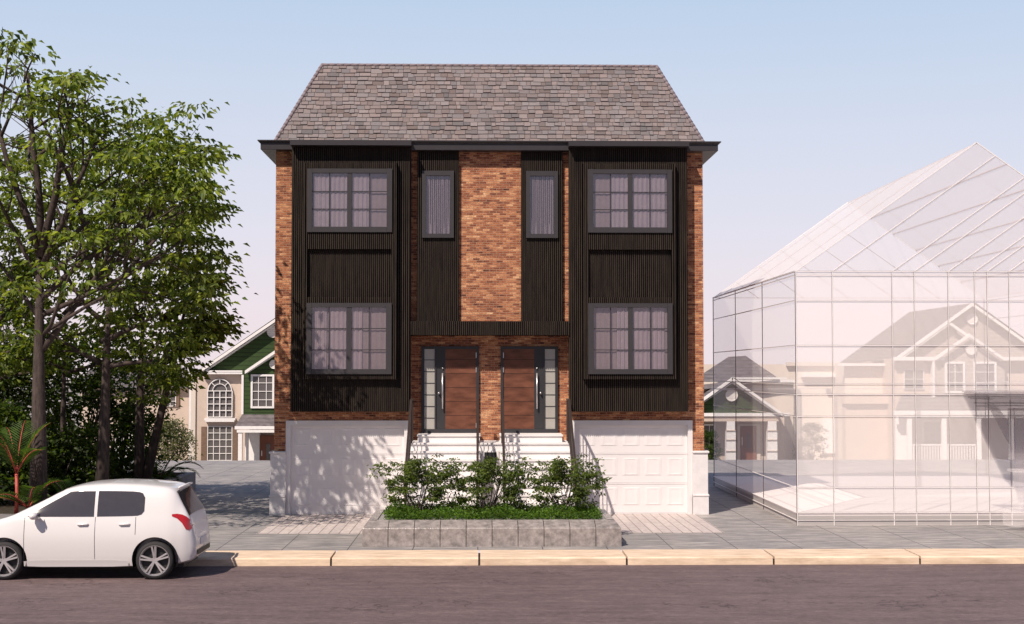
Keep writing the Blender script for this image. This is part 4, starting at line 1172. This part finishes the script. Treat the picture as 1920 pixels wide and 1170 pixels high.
    def patch(name, mat, cols, s, par, off=0.004, rows=5):
        """cols: (x, z0, z1) stations on the body side"""
        q = MB(); g = []
        for x, z0, z1 in cols:
            g.append([q.v(W_(x, s * (side_y(x, z0 + (z1 - z0) * j / rows) + off), z0 + (z1 - z0) * j / rows)) for j in range(rows + 1)])
        for a, b in zip(g, g[1:]):
            for j in range(rows): q.bm.faces.new((a[j], b[j], b[j + 1], a[j + 1]))
        return q.build(name, mat, par, True)
    for s in (-1, 1):
        patch('side_window', M['carglass'], [(x, 1.005 + 0.0 * x, min(1.405, 1.405 - max(0, x - 1.98) * 0.56)) for x in [1.60 + 0.1 * i for i in range(11)]] + [(2.66, 1.006, 1.03)], s, body)
        patch('side_window', M['carglass'], [(0.80, 1.09, 1.30), (0.84, 1.04, 1.37), (0.9, 1.02, 1.39), (1.0, 1.015, 1.40), (1.2, 1.01, 1.405), (1.4, 1.008, 1.408), (1.55, 1.006, 1.408)], s, body)
        for x0 in (1.575, 0.93, 2.70):   # door shut lines
            patch('door_seam', M['cardark'], [(x0 - 0.004, 0.30 if x0 != 0.93 else 0.72, 1.0), (x0 + 0.004, 0.30 if x0 != 0.93 else 0.72, 1.0)], s, body, 0.002, 10)
        patch('sill', M['paint'], [(1.04, 0.22, 0.30), (1.3, 0.21, 0.315), (2.4, 0.21, 0.315), (2.7, 0.22, 0.30)], s, body, 0.018, 3)
        patch('tail_light', M['redlens'], [(0.055, 0.80, 0.86), (0.09, 0.78, 0.95), (0.14, 0.80, 1.0), (0.20, 0.90, 1.03), (0.28, 0.975, 1.045), (0.36, 1.01, 1.04)], s, body, 0.010)
        patch('headlight', M['clearlens'], [(3.15, 0.80, 0.84), (3.3, 0.72, 0.83), (3.45, 0.66, 0.77), (3.56, 0.62, 0.69)], s, body, 0.008)
        for x in (1.68, 1.02):
            q = MB(); y = side_y(x, 0.885) + 0.022
            q.tube([W_(x, s * (y - 0.02), 0.885), W_(x + 0.02, s * y, 0.887), W_(x + 0.15, s * y, 0.884), W_(x + 0.17, s * (y - 0.02), 0.88)], [0.013, 0.017, 0.017, 0.013], 6)
            q.build('door_handle', M['paint'], body, True)
        q = MB(); c = W_(2.52, s * 0.93, 1.03)
        q.lathe([(0.0, -0.10), (0.05, -0.09), (0.075, -0.04), (0.078, 0.03), (0.05, 0.09), (0.0, 0.10)], c, 'Y', 14)
        for v_ in q.bm.verts: v_.co.x = c.x + (v_.co.x - c.x) * 0.9; v_.co.z = c.z + (v_.co.z - c.z) * 0.8
        q.tube([W_(2.50, s * 0.80, 0.985), W_(2.50, s * 0.90, 1.0)], 0.025, 6)
        q.build('wing_mirror', M['paint'], body, True)
        q = MB(); gl = [W_(2.435, s * y, z) for y, z in ((0.87, 0.985), (0.985, 0.985), (0.99, 1.06), (0.87, 1.065))]
        q.face(gl); q.build('mirror_glass', M['carglass'], body)
    def toppatch(name, x0, x1, w0, w1, off):
        q = MB(); g = []
        for i in range(9):
            x = x0 + (x1 - x0) * i / 8; wd = w0 + (w1 - w0) * i / 8
            g.append([q.v(W_(x - (off if x1 < 1 else -off) * 0.8, y, top_z(x, y) + off)) for y in [wd * (j / 6 - 1) for j in range(13)]])
        for a, b in zip(g, g[1:]):
            for j in range(12): q.bm.faces.new((a[j], b[j], b[j + 1], a[j + 1]))
        return q.build(name, M['carglass'], body, True)
    toppatch('windscreen', 2.14, 2.86, 0.60, 0.68, 0.006)
    toppatch('rear_window', 0.108, 0.33, 0.66, 0.58, 0.006)
    q = MB(); q.tube([W_(0.30, -0.52, 1.445), W_(0.26, 0, 1.46), W_(0.30, 0.52, 1.445)], [0.02, 0.028, 0.02], 6); q.build('spoiler', M['paint'], body, True)
    q = MB(); a = [W_(-0.012, y, z) for y, z in ((-0.55, 0.36), (0.55, 0.36), (0.55, 0.44), (-0.55, 0.44))]; q.face(a); q.build('rear_vent', M['cardark'], body)
    q = MB(); q.box(X0 - 0.01, X0 + 0.012, yc - 0.26, yc + 0.26, ROAD_Z + 0.50, ROAD_Z + 0.61); q.build('number_plate', M['trim'], body)
    # underside
    q = MB(); q.box(X0 - 3.5, X0 - 0.2, yc - 0.6, yc + 0.6, ROAD_Z + 0.17, ROAD_Z + 0.24); q.build('floor_pan', M['cardark'], body)
    for x in WH:
        for s in (-1, 1):
            c = W_(x, s * 0.74, WR)
            tw_ = 0.095
            q = MB(); q.lathe([(0.230, -tw_), (0.262, -tw_ - 0.002), (0.292, -tw_ + 0.014), (0.303, -tw_ + 0.04), (0.305, 0), (0.303, tw_ - 0.04), (0.292, tw_ - 0.014), (0.262, tw_ + 0.002), (0.230, tw_)], c, 'Y', 40)
            wh = q.build('wheel', M['tyre'], car, True)
            q = MB(); o = s * tw_
            q.lathe([(0.242, o * 1.02), (0.234, o * 1.0), (0.22, o * 0.75), (0.215, -o * 0.9)], c, 'Y', 40)
            q.lathe([(0.0, o * 0.86), (0.04, o * 0.86), (0.052, o * 0.7), (0.05, o * 0.3)], c, 'Y', 16)
            for k in range(5):
                for e in (-0.13, 0.13):
                    a = 2 * math.pi * k / 5 + 0.4
                    p0 = c + Vector((math.cos(a + e * 1.3) * 0.04, o * 0.72, math.sin(a + e * 1.3) * 0.04)); p1 = c + Vector((math.cos(a + e) * 0.23, o * 0.88, math.sin(a + e) * 0.23))
                    q.bar(p0, p1, 0.034, 0.026)
            q.build('rim', M['alloy'], wh)
            q = MB(); q.lathe([(0.0, o * 0.2), (0.215, o * 0.2), (0.215, o * 0.1)], c, 'Y', 24); q.build('brake_disc', M['cardark'], wh)
    return car


build_car()

# ------------------------------------------------------------------ milky glass house on the right
def glass_house(name, label, gx0, gx1, gy0, gy1, ze, zr_, uprights, levels, flip=False, porch=False):
    root = thing(name, label, 'glass house', (gx0, gy0, 0))
    xm = (gx0 + gx1) / 2
    mb = MB(); mb.face([(gx0, gy0, 0.27), (gx1, gy0, 0.27), (gx1, gy0, ze), (gx0, gy0, ze)]); mb.build('front_wall', M['milky'], root, normals=False)
    MB().face([(gx0, gy0, ze), (gx1, gy0, ze), (xm, gy0, zr_)]).build('front_gable', M['milkygable'], root, normals=False)
    mb = MB(); mb.face([(gx0, gy1, 0.27), (gx1, gy1, 0.27), (gx1, gy1, ze), (gx0, gy1, ze)]); mb.build('rear_wall', M['milkyrear'], root, normals=False)
    MB().face([(gx0, gy1, ze), (gx1, gy1, ze), (xm, gy1, zr_)]).build('rear_gable', M['milkygable'], root, normals=False)
    for x in (gx0, gx1):
        mb = MB(); mb.face([(x, gy0, 0.27), (x, gy1, 0.27), (x, gy1, ze), (x, gy0, ze)]); mb.build('side_wall', M['milkyside'], root, normals=False)
        mb = MB(); mb.face([(x, gy0, ze + 0.006), (x, gy1, ze + 0.006), (xm, gy1, zr_ + 0.006), (xm, gy0, zr_ + 0.006)]); mb.build('roof', M['milkyroof'], root, normals=False)
    mb = MB(); mb.box(gx0 + 0.01, gx1 - 0.01, gy0 + 0.01, gy1 - 0.01, 0.20, 0.262); mb.build('floor', M['milkyfloor'], root)
    mb = MB()
    for y in (gy0, gy1): mb.face([(gx0, y, 0.0), (gx1, y, 0.0), (gx1, y, 0.27), (gx0, y, 0.27)])
    for x in (gx0, gx1): mb.face([(x, gy0, 0.0), (x, gy1, 0.0), (x, gy1, 0.27), (x, gy0, 0.27)])
    mb.build('plinth', M['milky'], root, normals=False)
    wl, dk = MB(), MB(); t = 0.007; e = 0.010; rf = MB()
    for y, sg in ((gy0, -1), (gy1, 1)):
        for x in (uprights if sg < 0 else uprights[:1]):
            zt_ = ze + max(0, (1 - abs(x - xm) / (gx1 - xm))) * 0
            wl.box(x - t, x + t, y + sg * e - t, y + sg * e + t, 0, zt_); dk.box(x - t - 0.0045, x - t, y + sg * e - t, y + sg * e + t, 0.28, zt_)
        for z in (levels if sg < 0 else (ze, levels[5])):
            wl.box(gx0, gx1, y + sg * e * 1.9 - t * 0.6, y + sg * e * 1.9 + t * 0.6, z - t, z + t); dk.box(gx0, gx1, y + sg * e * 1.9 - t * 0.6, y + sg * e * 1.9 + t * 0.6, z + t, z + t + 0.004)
        for x in (gx0, gx1): wl.bar((x, y, ze), (xm, y, zr_ + 0.02), 0.018, 0.018)
    sl = (zr_ - ze) / (xm - gx0)
    for x in uprights[1:]:      # gable bars parallel to the left rake, up to the right rake
        if x < gx1 - 0.2:
            t2 = (gx1 - x) / 2
            wl.bar((x, gy0 - e, ze), (x + t2, gy0 - e, ze + sl * t2), 0.013, 0.013); rf.bar((x + 0.012, gy0 - e, ze - 0.006), (x + t2 + 0.012, gy0 - e, ze + sl * t2 - 0.006), 0.008, 0.008)
    for k in range(1, 6):       # rear gable bars parallel to the right rake
        x = gx0 + (gx1 - gx0) * k / 6; t2 = (x - gx0) / 2
        rf.bar((x, gy1, ze), (x - t2, gy1, ze + sl * t2), 0.012, 0.012)
    ys = [gy0 + (gy1 - gy0) * k / 6 for k in range(7)]
    for x, sg in ((gx0, -1), (gx1, 1)):
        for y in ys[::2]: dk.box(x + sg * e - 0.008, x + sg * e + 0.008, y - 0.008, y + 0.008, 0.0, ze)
        for z in levels:
            wl.box(x + sg * e * 1.9 - t, x + sg * e * 1.9 + t, gy0, gy1, z - t, z + t)
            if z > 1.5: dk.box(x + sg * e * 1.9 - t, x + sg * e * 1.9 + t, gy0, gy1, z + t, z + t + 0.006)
        for k in (0, 2, 4):   # rafters and purlins
            y = gy0 + (gy1 - gy0) * (k + 1) / 6
            rf.bar((x, y, ze + 0.02), (xm, y, zr_ + 0.02), 0.008, 0.008)
        for k in ((1, 2, 3, 4, 5) if x == gx1 else ()):
            q0 = Vector((x, gy0, ze + 0.02)).lerp(Vector((xm, gy0, zr_ + 0.02)), k / 6)
            rf.bar(q0, q0 + Vector((0, gy1 - gy0, 0)), 0.024, 0.024)
    for (x, z) in ((gx0, ze), (gx1, ze), (xm, zr_)): wl.bar((x, gy0, z), (x, gy1, z), 0.02, 0.02)
    wl.build('white_frame', M['whiteline'], root); dk.build('dark_frame', M['darkline'], root); rf.build('roof_frame', M['roofline'], root)
    return root


GY0, GY1 = -2.5, 8.3
gxL = P(1494, 800, GY0).x
ups = [gxL] + [P(x, 800, GY0).x for x in (1562.5, 1675, 1717, 1780.5, 1830.5, 1854, 1895)] + [gxL + 5.6, gxL + 6.6, gxL + 7.6]
lv = [P(1600, y, GY0).z for y in (509, 516.5, 564, 648, 720, 739.5, 780.5, 914, 961, 975)]
gh = glass_house('glass_house', 'pale see-through glass house with gable roof right of the townhouse', gxL, gxL + 7.7, GY0, GY1, 5.29, 8.0, ups, lv)
# interior posts, header and the entrance canopy seen through the front
for nm, a, b in (('inner_post', (1566, 743), (1571, 913)), ('inner_post', (1721, 743), (1727, 913)), ('inner_beam', (1565, 740), (1717, 742)), ('inner_beam', (1562, 516), (1716, 518))):
    MB().rect(a, b, GY0 + 0.3, 0.05).build(nm, M['greypanel'], gh)
pc = thing('entrance_canopy', 'grey louvred canopy on a diagonal bracket in front of the glass house', 'canopy', (P(1890, 985, GY0 - 1.4).x, GY0 - 1.4, 0))
q = MB()
for k, y in enumerate((733.5, 737, 741, 745, 748, 757, 762)): q.rect((1845 + k * 4 + (3 if k > 4 else 0), y), (2010, y + (2.0 if k % 3 else 3.2)), GY0 - 1.4, 1.35)
q.build('louvre', M['greypanel'], pc)
q = MB(); q.pp([(1856, 764), (1872, 765), (1893, 792), (1893, 832)], GY0 - 0.7, 0.08); q.build('bracket', M['greypanel'], pc)
q = MB(); q.rect((1893, 765), (1903, 862), GY0 - 0.7, 0.1); q.rect((1903, 765), (2000, 882), GY0 - 0.7, 0.05); q.build('wall_panel', M['greypanel'], pc)
q = MB(); q.rect((1910, 885), (1960, 955), GY0 - 1.3, 0.3); q.rect((1902, 881), (1966, 886), GY0 - 1.35, 0.4); q.rect((1900, 955), (1968, 963), GY0 - 1.38, 0.46); q.rect((1897, 963), (1972, 988), GY0 - 1.4, 0.5)
q.build('column', M['milkyside'], pc)
# its twin beyond the trees on the left
xl = P(46, 600, 8.0).x
lw = [z for z in lv]
glass_house('glass_house', 'pale see-through glass house half hidden by the trees at the left', xl - 7.7, xl, GY0, 8.0, 5.29, 8.0, [xl - 7.7 + 0.7 * k for k in range(12)], lw)

# ------------------------------------------------------------------ houses beyond the paved court
YH = 57.0


def pix_window(parent, x0, y0, x1, y1, nx, ny, Y, fw=2.0, bar=1.0, mat='trim'):
    q = MB(); d = 0.10
    for a, b in (((x0, y0), (x0 + fw, y1)), ((x1 - fw, y0), (x1, y1)), ((x0 + fw, y0), (x1 - fw, y0 + fw)), ((x0 + fw, y1 - fw), (x1 - fw, y1))): q.rect(a, b, Y - d, d)
    for i in range(1, nx): c = x0 + (x1 - x0) * i / nx; q.rect((c - bar / 2, y0 + fw), (c + bar / 2, y1 - fw), Y - d * 0.7, d * 0.5)
    for j in range(1, ny): c = y0 + (y1 - y0) * j / ny; q.rect((x0 + fw, c - bar / 2), (x1 - fw, c + bar / 2), Y - d * 0.69, d * 0.48)
    o = q.build('window', M[mat], parent)
    g = MB(); g.rect((x0 + fw * 0.5, y0 + fw * 0.5), (x1 - fw * 0.5, y1 - fw * 0.5), Y - 0.02, 0.03); g.build('pane', M['farglass'], o)
    return o


def rake(q, a, b, w_, Y, dep):
    """sloping barge board between two photo points, w_ pixels deep"""
    q.pp([a, b, (b[0], b[1] + w_), (a[0], a[1] + w_)], Y, dep)


def disc(parent, cx, cy, r, Y):
    q = MB(); c = P(cx, cy, Y); rr = r * (Y - CAM.y) / F
    q.lathe([(0.0, -0.08), (rr * 0.86, -0.08), (rr * 0.9, -0.12), (rr, -0.12), (rr, 0.0)], c, 'Y', 28); q.build('gable_vent', M['vent'], parent)


def part(name, mat, parent, Y, dep, *rects):
    q = MB()
    for r_ in rects:
        if len(r_) == 2 and isinstance(r_[0], tuple): q.rect(r_[0], r_[1], Y, dep)
        else: q.pp(r_, Y, dep)
    return q.build(name, M[mat], parent)


def gable_roof(parent, apex, el, er, Y, dep, name='roof', mat='shingle', over=0.5):
    """pitched roof running back from a front gable; two slabs"""
    q = MB(); A, Lp, Rp = P(*apex, Y), P(*el, Y), P(*er, Y)
    for p in (Lp, Rp):
        for dz, in ((0,),):
            f = [(A.x, Y - over, A.z), (p.x, Y - over, p.z), (p.x, Y + dep, p.z), (A.x, Y + dep, A.z)]
            q.face(f); q.face([(x, y, z - 0.18) for x, y, z in f][::-1])
    q.build(name, M[mat], parent, normals=False)


# left house
hl = thing('gabled_house', 'beige and green gabled house with arched window left behind the townhouse', 'house', (P(517, 870, YH).x, YH, -3.0))
part('wall', 'stucco', hl, YH, 9, ((363, 700), (660, 905)))
part('gable_wall', 'green', hl, YH - 0.02, 6, [(383, 698), (517, 606), (655, 698)])
part('bay_wall', 'green', hl, YH - 0.5, 0.5, ((454, 690), (580, 777)), [(462, 690), (517, 658), (572, 690)])
gable_roof(hl, (517, 597), (378, 692), (662, 692), YH, 12)
q = MB(); rake(q, (376, 692), (518, 596), 6, YH - 0.6, 0.25); rake(q, (516, 596), (665, 692), 6, YH - 0.6, 0.25); rake(q, (383, 695), (518, 604), 3, YH - 0.35, 0.3)
rake(q, (459, 695), (518, 655), 6, YH - 1.0, 0.25); rake(q, (516, 655), (578, 695), 6, YH - 1.0, 0.25); rake(q, (463, 697), (518, 662), 3, YH - 0.75, 0.2)
q.build('barge_board', M['trim'], hl)
part('cornice', 'trim', hl, YH - 0.45, 0.45, ((375, 694.5), (470, 697.5)), ((378, 698.5), (466, 701.5)))
disc(hl, 512, 622, 11, YH - 0.05); disc(hl, 514, 683, 8.5, YH - 0.55)
# arched window
q = MB(); cx, cy, ro = 412, 733, 23
pts = [(cx - ro, 782), (cx - ro, cy)] + [(cx - ro * math.cos(a), cy - ro * math.sin(a)) for a in [math.pi * k / 16 for k in range(1, 16)]] + [(cx + ro, cy), (cx + ro, 782)]
q.pp(pts, YH - 0.10, 0.1); aw = q.build('window', M['farglass'], hl)
q = MB()
ring = [(cx - ro * math.cos(a), cy - ro * math.sin(a)) for a in [math.pi * k / 16 for k in range(17)]]
for r0, r1 in ((1.0, 0.93), (0.60, 0.55)):
    for k in range(16):
        A = [(cx + (x - cx) * r0, cy + (y - cy) * r0) for x, y in (ring[k], ring[k + 1])]; Bq = [(cx + (x - cx) * r1, cy + (y - cy) * r1) for x, y in (ring[k + 1], ring[k])]
        q.pp(A + Bq, YH - 0.2, 0.099)
for a in (math.pi * 0.25, math.pi * 0.5, math.pi * 0.75):
    p0 = (cx - ro * 0.58 * math.cos(a), cy - ro * 0.58 * math.sin(a)); p1 = (cx - ro * math.cos(a), cy - ro * math.sin(a))
    nx, ny = math.sin(a) * 0.6, -math.cos(a) * 0.6
    q.pp([(p0[0] - nx, p0[1] - ny), (p1[0] - nx, p1[1] - ny), (p1[0] + nx, p1[1] + ny), (p0[0] + nx, p0[1] + ny)], YH - 0.19, 0.085)
for i in range(5): x = cx - ro + 2 * ro * i / 4; q.rect((x - 0.8, cy), (x + 0.8, 782), YH - 0.21, 0.1)
for j in range(5): y = cy + (782 - cy) * j / 4; q.rect((cx - ro, y - 0.7), (cx + ro, y + 0.7), YH - 0.205, 0.1)
q.build('glazing_bar', M['trim'], aw)
part('window_sill', 'trim', hl, YH - 0.35, 0.35, ((383, 784), (441, 788)), ((385, 788), (439, 791)))
pix_window(hl, 388.5, 799, 435.5, 876, 4, 6, YH, 1.4, 1.2)
part('shutter', 'oldbrick', hl, YH - 0.08, 0.08, ((377, 800), (388, 880)))
part('shutter', 'oldbrick', hl, YH - 0.08, 0.08, ((436, 800), (445, 880)))
part('corner_board', 'trim', hl, YH - 0.56, 0.56, ((452.5, 703), (456.5, 777)))
pix_window(hl, 470, 702, 514, 765.5, 3, 4, YH - 0.5, 3.6, 1.2)
q = MB(); a, b, c, d = P(454, 777, YH - 0.5), P(600, 777, YH - 0.5), P(600, 799, YH - 2.2), P(441, 799, YH - 2.2)
q.face([d, c, b, a]); q.face([p - Vector((0, 0, 0.15)) for p in (a, b, c, d)]); q.build('porch_roof', M['shingle'], hl)
part('porch_fascia', 'trim', hl, YH - 2.25, 0.2, ((440, 799), (600, 805)), ((444, 806), (598, 811)))
part('porch_post', 'trim', hl, YH - 2.2, 0.25, ((446, 811), (453.5, 905)))
part('porch_post', 'trim', hl, YH - 1.4, 0.25, ((459, 811), (465, 905)))
part('porch_wall', 'trim', hl, YH - 0.5, 0.5, ((465, 811), (486, 905)))
fd = part('door', 'browndoor', hl, YH - 0.3, 0.3, ((487, 816.5), (514, 900)))
part('handle', 'steel', fd, YH - 0.36, 0.05, ((490, 845), (491.5, 855)))
part('door_glass', 'farglass', fd, YH - 0.33, 0.02, ((499, 832), (507, 862)))
part('pilaster', 'trim', hl, YH - 0.12, 0.12, ((354, 720), (357.5, 905)))
part('pilaster', 'stucco2', hl, YH - 0.12, 0.12, ((357.5, 718), (366, 905)))
# lower wing of the left house, behind the trees
wg = thing('low_house', 'pale low house with white garage door glimpsed between the tree trunks', 'house', (P(270, 870, YH + 4).x, YH + 4, -3.0))
part('wall', 'stucco', wg, YH + 4, 8, ((150, 728), (357, 905)))
part('cornice', 'trim', wg, YH + 3.6, 0.4, ((145, 722), (360, 728)))
q = MB(); a, b, c, d = P(140, 722, YH + 3.4), P(360, 722, YH + 3.4), P(350, 690, YH + 8), P(170, 690, YH + 8); q.face([a, b, c, d]); q.build('roof', M['shingle'], wg)
pix_window(wg, 308, 733, 330, 762, 2, 3, YH + 4, 1.5, 1)
part('shutter', 'oldbrick', wg, YH + 3.9, 0.1, ((330.5, 731), (336, 763)))
part('garage_door', 'trim', wg, YH + 3.85, 0.15, ((215, 806), (268, 905)))
bush('olive_bush', 'grey green rounded bush against the beige house wall at the left', 'bush', (P(322, 870, YH - 3).x, YH - 3, -2.9), 1.5, 1.0, 3.3, 5200, 300, (0.10, 0.2), (0.10, 0.115, 0.065), (0.22, 0.23, 0.15))

# small porch house on the right
YR = 55.0
hr = thing('porch_house', 'small green gabled house with tapered white porch columns right of the townhouse', 'house', (P(1372, 870, YR).x, YR, -3.0))
part('wall', 'stucco', hr, YR, 9, ((1225, 778), (1471, 905)))
part('upper_wall', 'stucco2', hr, YR + 1.5, 6, ((1240, 716), (1488, 778)))
q = MB(); a, b, c, d = P(1215, 770, YR + 0.5), P(1480, 716, YR + 1), P(1398, 667, YR + 6), P(1366, 669, YR + 6)
e = P(1262, 737, YR + 0.6); f = P(1462, 712, YR + 0.8)
q.face([e, f, c, d]); q.face([f, P(1455, 706, YR + 11), c]); q.build('roof', M['shingle'], hr)
part('cornice', 'trim', hr, YR + 0.9, 0.6, ((1373, 707.5), (1476, 711)), ((1376, 712), (1490, 717)))
part('gable_wall', 'green', hr, YR - 1.4, 1.0, [(1285, 776), (1373, 714), (1461, 776)])
gable_roof(hr, (1373.5, 708), (1280, 775), (1468, 777), YR - 1.4, 4)
q = MB(); rake(q, (1281, 773), (1374.5, 707), 6, YR - 2.0, 0.25); rake(q, (1372.5, 707), (1467, 774), 6, YR - 2.0, 0.25); rake(q, (1285, 776), (1374.5, 714.5), 3, YR - 1.8, 0.3); rake(q, (1372.5, 714.5), (1462, 777), 3, YR - 1.8, 0.3); q.build('barge_board', M['trim'], hr)
disc(hr, 1371.5, 741, 11.5, YR - 1.45)
part('porch_beam', 'trim', hr, YR - 1.7, 0.4, ((1270, 774.5), (1480, 780.5)))
part('porch_lintel', 'stucco', hr, YR - 1.6, 0.35, ((1283, 780.5), (1460, 790)))
for a, b in ((1361, 1379.5), (1438, 1457.5)):
    c_ = part('porch_column', 'trim', hr, YR - 1.6, 0.5, ((a + 2, 790), (b - 1.5, 807)), [(a, 862 + 30), (a + 1.5, 808), (b, 808), (b + 0.5, 862 + 30)])
    part('band', 'stucco', c_, YR - 1.66, 0.06, ((a, 806.5), (b, 808)), ((a, 824), (b, 825.3)), ((a, 845), (b, 846.3)))
part('door_frame', 'stucco2', hr, YR - 0.1, 0.1, ((1384, 795), (1426, 905)))
fd = part('door', 'browndoor', hr, YR - 0.16, 0.06, ((1388.5, 799), (1418.5, 905)))
part('door_glass', 'farglass', fd, YR - 0.19, 0.03, ((1400, 812), (1407, 840)))
part('handle', 'steel', fd, YR - 0.22, 0.05, ((1391, 819), (1392.3, 835)))
pix_window(hr, 1309, 795, 1341, 866, 3, 4, YR, 3, 1)
bush('green_bush', 'small dark green bush below the porch house window', 'bush', (P(1331, 870, YR - 4).x, YR - 4, -2.2), 0.65, 0.6, 2.0, 2200, 310, (0.08, 0.16), DK, LT)

# warehouse behind
YW = 66.0
wh = thing('warehouse', 'long flat roofed beige building behind the glass house', 'building', (P(1500, 870, YW).x, YW, -3.0))
part('wall', 'stucco2', wh, YW, 12, ((1300, 683), (1600, 905)))
part('parapet', 'stucco2', wh, YW - 0.3, 0.3, ((1475, 679), (1590, 686)))
part('cornice', 'trim', wh, YW - 0.5, 0.5, ((1504, 701), (1574, 707)))
part('pilaster', 'concrete', wh, YW - 0.25, 0.25, ((1489, 730), (1501, 905)))
part('pilaster', 'concrete', wh, YW - 0.25, 0.25, ((1551, 728), (1558, 737)))
part('garage_door', 'trim', wh, YW - 0.2, 0.2, ((1543, 784), (1586, 850)))
part('wing_wall', 'stucco', wh, YW - 4, 0.9, ((1586, 757), (1690, 905)))
part('wing_cornice', 'stucco', wh, YW - 4.3, 1.2, ((1584, 741), (1692, 757)))
bush('pale_bush', 'loose pointed shrub seen through the glass house by the white garage door', 'bush', (P(1522, 870, YW - 5).x, YW - 5, -2.6), 1.0, 0.8, 2.5, 2400, 320, (0.08, 0.16), (0.03, 0.05, 0.015), (0.08, 0.1, 0.03))

# big house seen through the glass house
YG2 = 60.0
h2 = thing('gabled_house', 'large gabled house with porch railing seen through the glass house', 'house', (P(1823, 870, YG2).x, YG2, -3.0))
part('wall', 'stucco', h2, YG2, 9, ((1680, 672), (1975, 905)))
part('side_wall', 'stucco2', h2, YG2 + 3, 5, ((1585, 680), (1680, 905)))
part('gable_wall', 'lightside', h2, YG2 - 0.02, 3, [(1688, 674), (1824, 576), (1960, 674)])
part('bay_wall', 'lightside', h2, YG2 - 0.5, 0.5, ((1750, 670), (1884, 742)), [(1757, 670), (1818, 632), (1880, 670)])
gable_roof(h2, (1824, 568), (1680, 673), (1970, 673), YG2, 10)
q = MB(); a, b, c, d = P(1572, 682, YG2 + 2.6), P(1690, 674, YG2 + 2.6), P(1815, 570, YG2 + 5), P(1705, 585, YG2 + 8); q.face([a, b, c, d]); q.build('hip_roof', M['shingle'], h2)
q = MB()
for ap, l_, r_, yy in (((1824, 567), (1680, 671), (1972, 673), 0.6), ((1781, 602), (1690, 668), (1822, 632), 0.55), ((1818, 625), (1754, 670), (1882, 670), 1.0)):
    rake(q, l_, (ap[0] + 1, ap[1]), 6, YG2 - yy, 0.22); rake(q, (ap[0] - 1, ap[1]), r_, 6, YG2 - yy + 0.006, 0.22)
q.build('barge_board', M['trim'], h2)
disc(h2, 1822, 598, 10.5, YG2 - 0.06); disc(h2, 1820, 655, 10.5, YG2 - 0.56)
part('cornice', 'trim', h2, YG2 - 0.62, 0.5, ((1676, 669), (1772, 676)), ((1878, 669), (1975, 676)))
part('eaves_board', 'trim', h2, YG2 + 2.4, 0.3, ((1572, 681), (1682, 686)))
pix_window(h2, 1772, 678, 1810, 737, 2, 3, YG2 - 0.5, 4, 1.2)
pix_window(h2, 1826, 678, 1869, 737, 2, 3, YG2 - 0.5, 4, 1.2)
pix_window(h2, 1695, 692, 1733, 730, 2, 2, YG2, 1.5, 1)
part('corner_board', 'trim', h2, YG2 - 0.58, 0.5, ((1749, 676), (1753, 745)))
q = MB(); a, b, c, d = P(1690, 740, YG2 - 0.1), P(1940, 740, YG2 - 0.1), P(1945, 771, YG2 - 2.2), P(1678, 771, YG2 - 2.2); q.face([d, c, b, a]); q.face([p - Vector((0, 0, 0.15)) for p in (a, b, c, d)]); q.build('porch_roof', M['shingle'], h2)
part('porch_fascia', 'trim', h2, YG2 - 2.25, 0.2, ((1676, 770), (1945, 778)), ((1680, 779), (1940, 783)))
for x in (1702, 1767, 1832, 1893): part('porch_post', 'trim', h2, YG2 - 2.2, 0.25, ((x, 783), (x + 8.5, 905)))
q = MB()
for a, b in ((1711, 1767), (1775, 1832)):
    q.rect((a, 833), (b, 835.5), YG2 - 2.15, 0.12); n = 11
    for k in range(n): c = a + (b - a) * (k + 0.5) / n; q.rect((c - 1.1, 835.5), (c + 1.1, 872), YG2 - 2.12, 0.06)
q.build('porch_railing', M['trim'], h2)
pix_window(h2, 1730, 788, 1767, 834, 3, 4, YG2, 2.5, 0.9); pix_window(h2, 1694, 788, 1702, 830, 1, 2, YG2, 1, 0.9)
part('side_panel', 'oldbrick', h2, YG2 - 0.06, 0.06, ((1816, 789), (1831, 905)))
fd = part('door', 'browndoor', h2, YG2 - 0.12, 0.12, ((1838, 789), (1850, 905)))
part('handle', 'steel', fd, YG2 - 0.18, 0.05, ((1842.5, 812), (1844, 826)))
part('porch_wall', 'trim', h2, YG2 - 1.4, 0.3, ((1680, 783), (1702, 905)))
